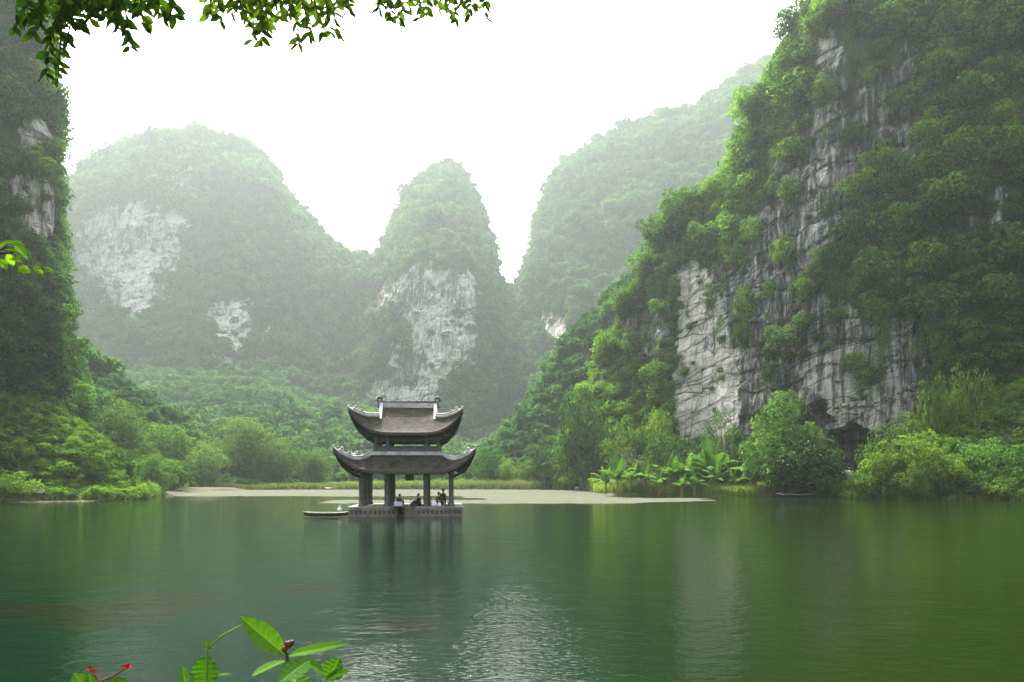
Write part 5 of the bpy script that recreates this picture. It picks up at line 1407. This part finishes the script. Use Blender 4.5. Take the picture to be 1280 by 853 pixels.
# ------------------------------------------------------------------ branches overhead
M_over = leaf_mat('overhead_leaves', (0.010, 0.030, 0.003), (0.070, 0.130, 0.008), 0.45, 0.006, mottle=9.0)
M_sprig = leaf_mat('sprig_leaves', (0.070, 0.170, 0.006), (0.160, 0.300, 0.010), 0.5, 0.006)
ov = empty('overhanging_tree', (-5.2, 1.8, 1.4)); tag(ov, 'overhanging tree whose drooping dark leafy twigs fill the top edge of the photo', 'tree')
b = MB(); b.tube([(0, 0, -.2), (.05, 0, 1.5), (.25, .4, 3.4), (.6, 1.0, 5.0), (1.2, 1.8, 6.0)], [.17, .14, .12, .09, .07], 10); b.build('trunk', M_bark, ov, True)
def branch(limb, tips, seed, d0, leafpx=17):
    """limb: pixel points above the frame; tips: (root px, root y, tip px, tip y) of hanging twigs"""
    rng = random.Random(seed); wood = MB(); V, Q, Sh = [], [], []; o = 0
    lo_, hi_ = min(t[2] for t in tips), max(t[2] for t in tips)
    tips = tips + [(x + rng.uniform(-12, 12), -55, x, rng.uniform(2, 24)) for x in np.linspace(lo_, hi_, int((hi_ - lo_) / 13))]
    wood.tube([rel(p, ov) for p in limb], [.035, .03, .022, .012][:len(limb)], 7)
    for (x0, y0, x1, y1) in tips:
        d = d0 + rng.uniform(-.45, .45); n = max(4, int(math.hypot(x1 - x0, y1 - y0) / 6.5))
        mx, my = (x0 + x1) / 2 + rng.uniform(-8, 8), (y0 + y1) / 2
        pts = []
        for i in range(n + 1):
            t = i / n; x = (1 - t) ** 2 * x0 + 2 * t * (1 - t) * mx + t * t * x1; y = (1 - t) ** 2 * y0 + 2 * t * (1 - t) * my + t * t * y1
            pts.append((x, y, d + .12 * t))
        wood.tube([rel(P(*p), ov) for p in pts], [.010 - .008 * i / n for i in range(n + 1)], 5)
        for i, (x, y, dd) in enumerate(pts):
            if i == 0: continue
            for rep in range(2 if i < n else 3):
                if rng.random() < .2: continue
                side = -1 if (i + rep) % 2 else 1
                L = leafpx * rng.uniform(.65, 1.25); an = math.radians(90 + side * rng.uniform(8, 65))
                xe, ye = x + L * math.cos(an), y + L * math.sin(an) * rng.uniform(.75, 1.0)
                ph = rng.uniform(0, 6.28)
                v, q = big_leaf(rel(P(x, y, dd), ov), rel(P(xe, ye, dd + rng.uniform(-.05, .05)), ov), L * rng.uniform(.34, .50) / F * dd, sag=rng.uniform(0, .12), nrm=(math.cos(ph) * .8, -.75, math.sin(ph) * .5), fold=.2)
                V.append(v); Q.append(q + o); o += len(v); Sh += [min(1, max(0, rng.gauss(.35, .28)))] * len(q)
    br = wood.build('branch', M_twig, ov)
    me = mesh_np('leaves', np.concatenate(V), np.concatenate(Q), True); attr(me, 'shade', Sh, 'FACE'); link('leaves', me, M_over, br)
D0 = 4.7
A0 = np.array([-4.0, 3.6, 7.4])
L1 = [A0, P(0, -120, 4.7), P(110, -60, 4.7), P(230, -40, 4.7)]
branch(L1, [(60, -60, 20, 34), (75, -60, 42, 40), (90, -60, 58, 92), (84, -20, 72, 98), (95, -60, 70, 60), (100, -50, 84, 48), (110, -55, 100, 36), (120, -55, 112, 24), (60, -40, 50, 30), (130, -50, 132, 20), (140, -55, 150, 34), (150, -50, 162, 58),
            (160, -50, 180, 34), (165, -55, 184, 26), (190, -45, 205, 16), (200, -45, 218, 18), (120, -55, 90, 24), (150, -50, 140, 22), (84, -30, 66, 40)], 5, 4.7)
L2 = [A0 + np.array([.1, .1, .15]), P(150, -150, 4.9), P(310, -75, 4.9), P(430, -45, 4.9)]
branch(L2, [(260, -60, 262, 18), (270, -60, 276, 26), (285, -60, 290, 14), (300, -60, 300, 16), (310, -60, 316, 50), (320, -55, 328, 52), (330, -60, 336, 34), (340, -55, 346, 20), (355, -55, 362, 18), (362, -50, 374, 54), (370, -50, 388, 46), (375, -50, 402, 40),
            (390, -50, 424, 48), (400, -50, 414, 40), (410, -45, 436, 12), (290, -60, 310, 26), (345, -60, 330, 20), (300, -60, 332, 30)], 7, 4.9, 15)
L3 = [A0 + np.array([.2, .15, .3]), P(300, -170, 5.1), P(480, -80, 5.1), P(610, -45, 5.1)]
branch(L3, [(465, -60, 474, 2), (480, -60, 488, 20), (490, -60, 498, 28), (500, -60, 484, 14), (515, -55, 512, 8), (522, -60, 524, 22), (535, -55, 540, 10), (548, -55, 546, 16), (560, -55, 570, 22), (575, -50, 588, 18), (590, -50, 606, 2), (555, -55, 556, 6), (505, -60, 506, 10)], 9, 5.1, 13)
sp = empty('sapling', (-4.15, 5.0, 1.1)); tag(sp, 'bright yellow-green leafy sprig reaching in at the left edge of the photo', 'sapling')
b = MB(); b.tube([(0, -.6, -.3), (-.05, -.2, 1.6), rel(P(-50, 330, 5.0), sp), rel(P(-10, 318, 5.0), sp), rel(P(18, 316, 5.0), sp), rel(P(30, 334, 5.0), sp), rel(P(62, 337, 5.0), sp)], [.03, .025, .014, .009, .006, .004, .003], 7)
b.tube([rel(P(-10, 318, 5.0), sp), rel(P(10, 308, 5.0), sp), rel(P(28, 310, 5.0), sp)], [.006, .005, .003], 6); st = b.build('stem', M_twig, sp)
V, Q, Sh = [], [], []; o = 0; rng = random.Random(3)
for (x, y, x2, y2, wv) in ((-2, 306, 18, 301, 10), (12, 303, 30, 306, 11), (20, 306, 33, 320, 11), (4, 312, 24, 312, 9), (8, 318, 18, 332, 10), (14, 322, 27, 327, 10), (-3, 326, 10, 332, 11), (4, 330, 8, 337, 8), (24, 334, 37, 341, 11), (42, 334, 54, 343, 8), (54, 337, 67, 338, 8), (-5, 315, 8, 300, 9), (28, 312, 34, 324, 7), (10, 326, 26, 320, 9)):
    v, q = big_leaf(rel(P(x, y, 5.0), sp), rel(P(x2, y2, 5.0 + rng.uniform(-.08, .08)), sp), wv / F * 5, nrm=(rng.uniform(-.5, .5), -.7, .6)); V.append(v); Q.append(q + o); o += len(v); Sh += [rng.random()] * len(q)
me = mesh_np('leaves', np.concatenate(V), np.concatenate(Q), True); attr(me, 'shade', Sh, 'FACE'); link('leaves', me, M_sprig, sp)
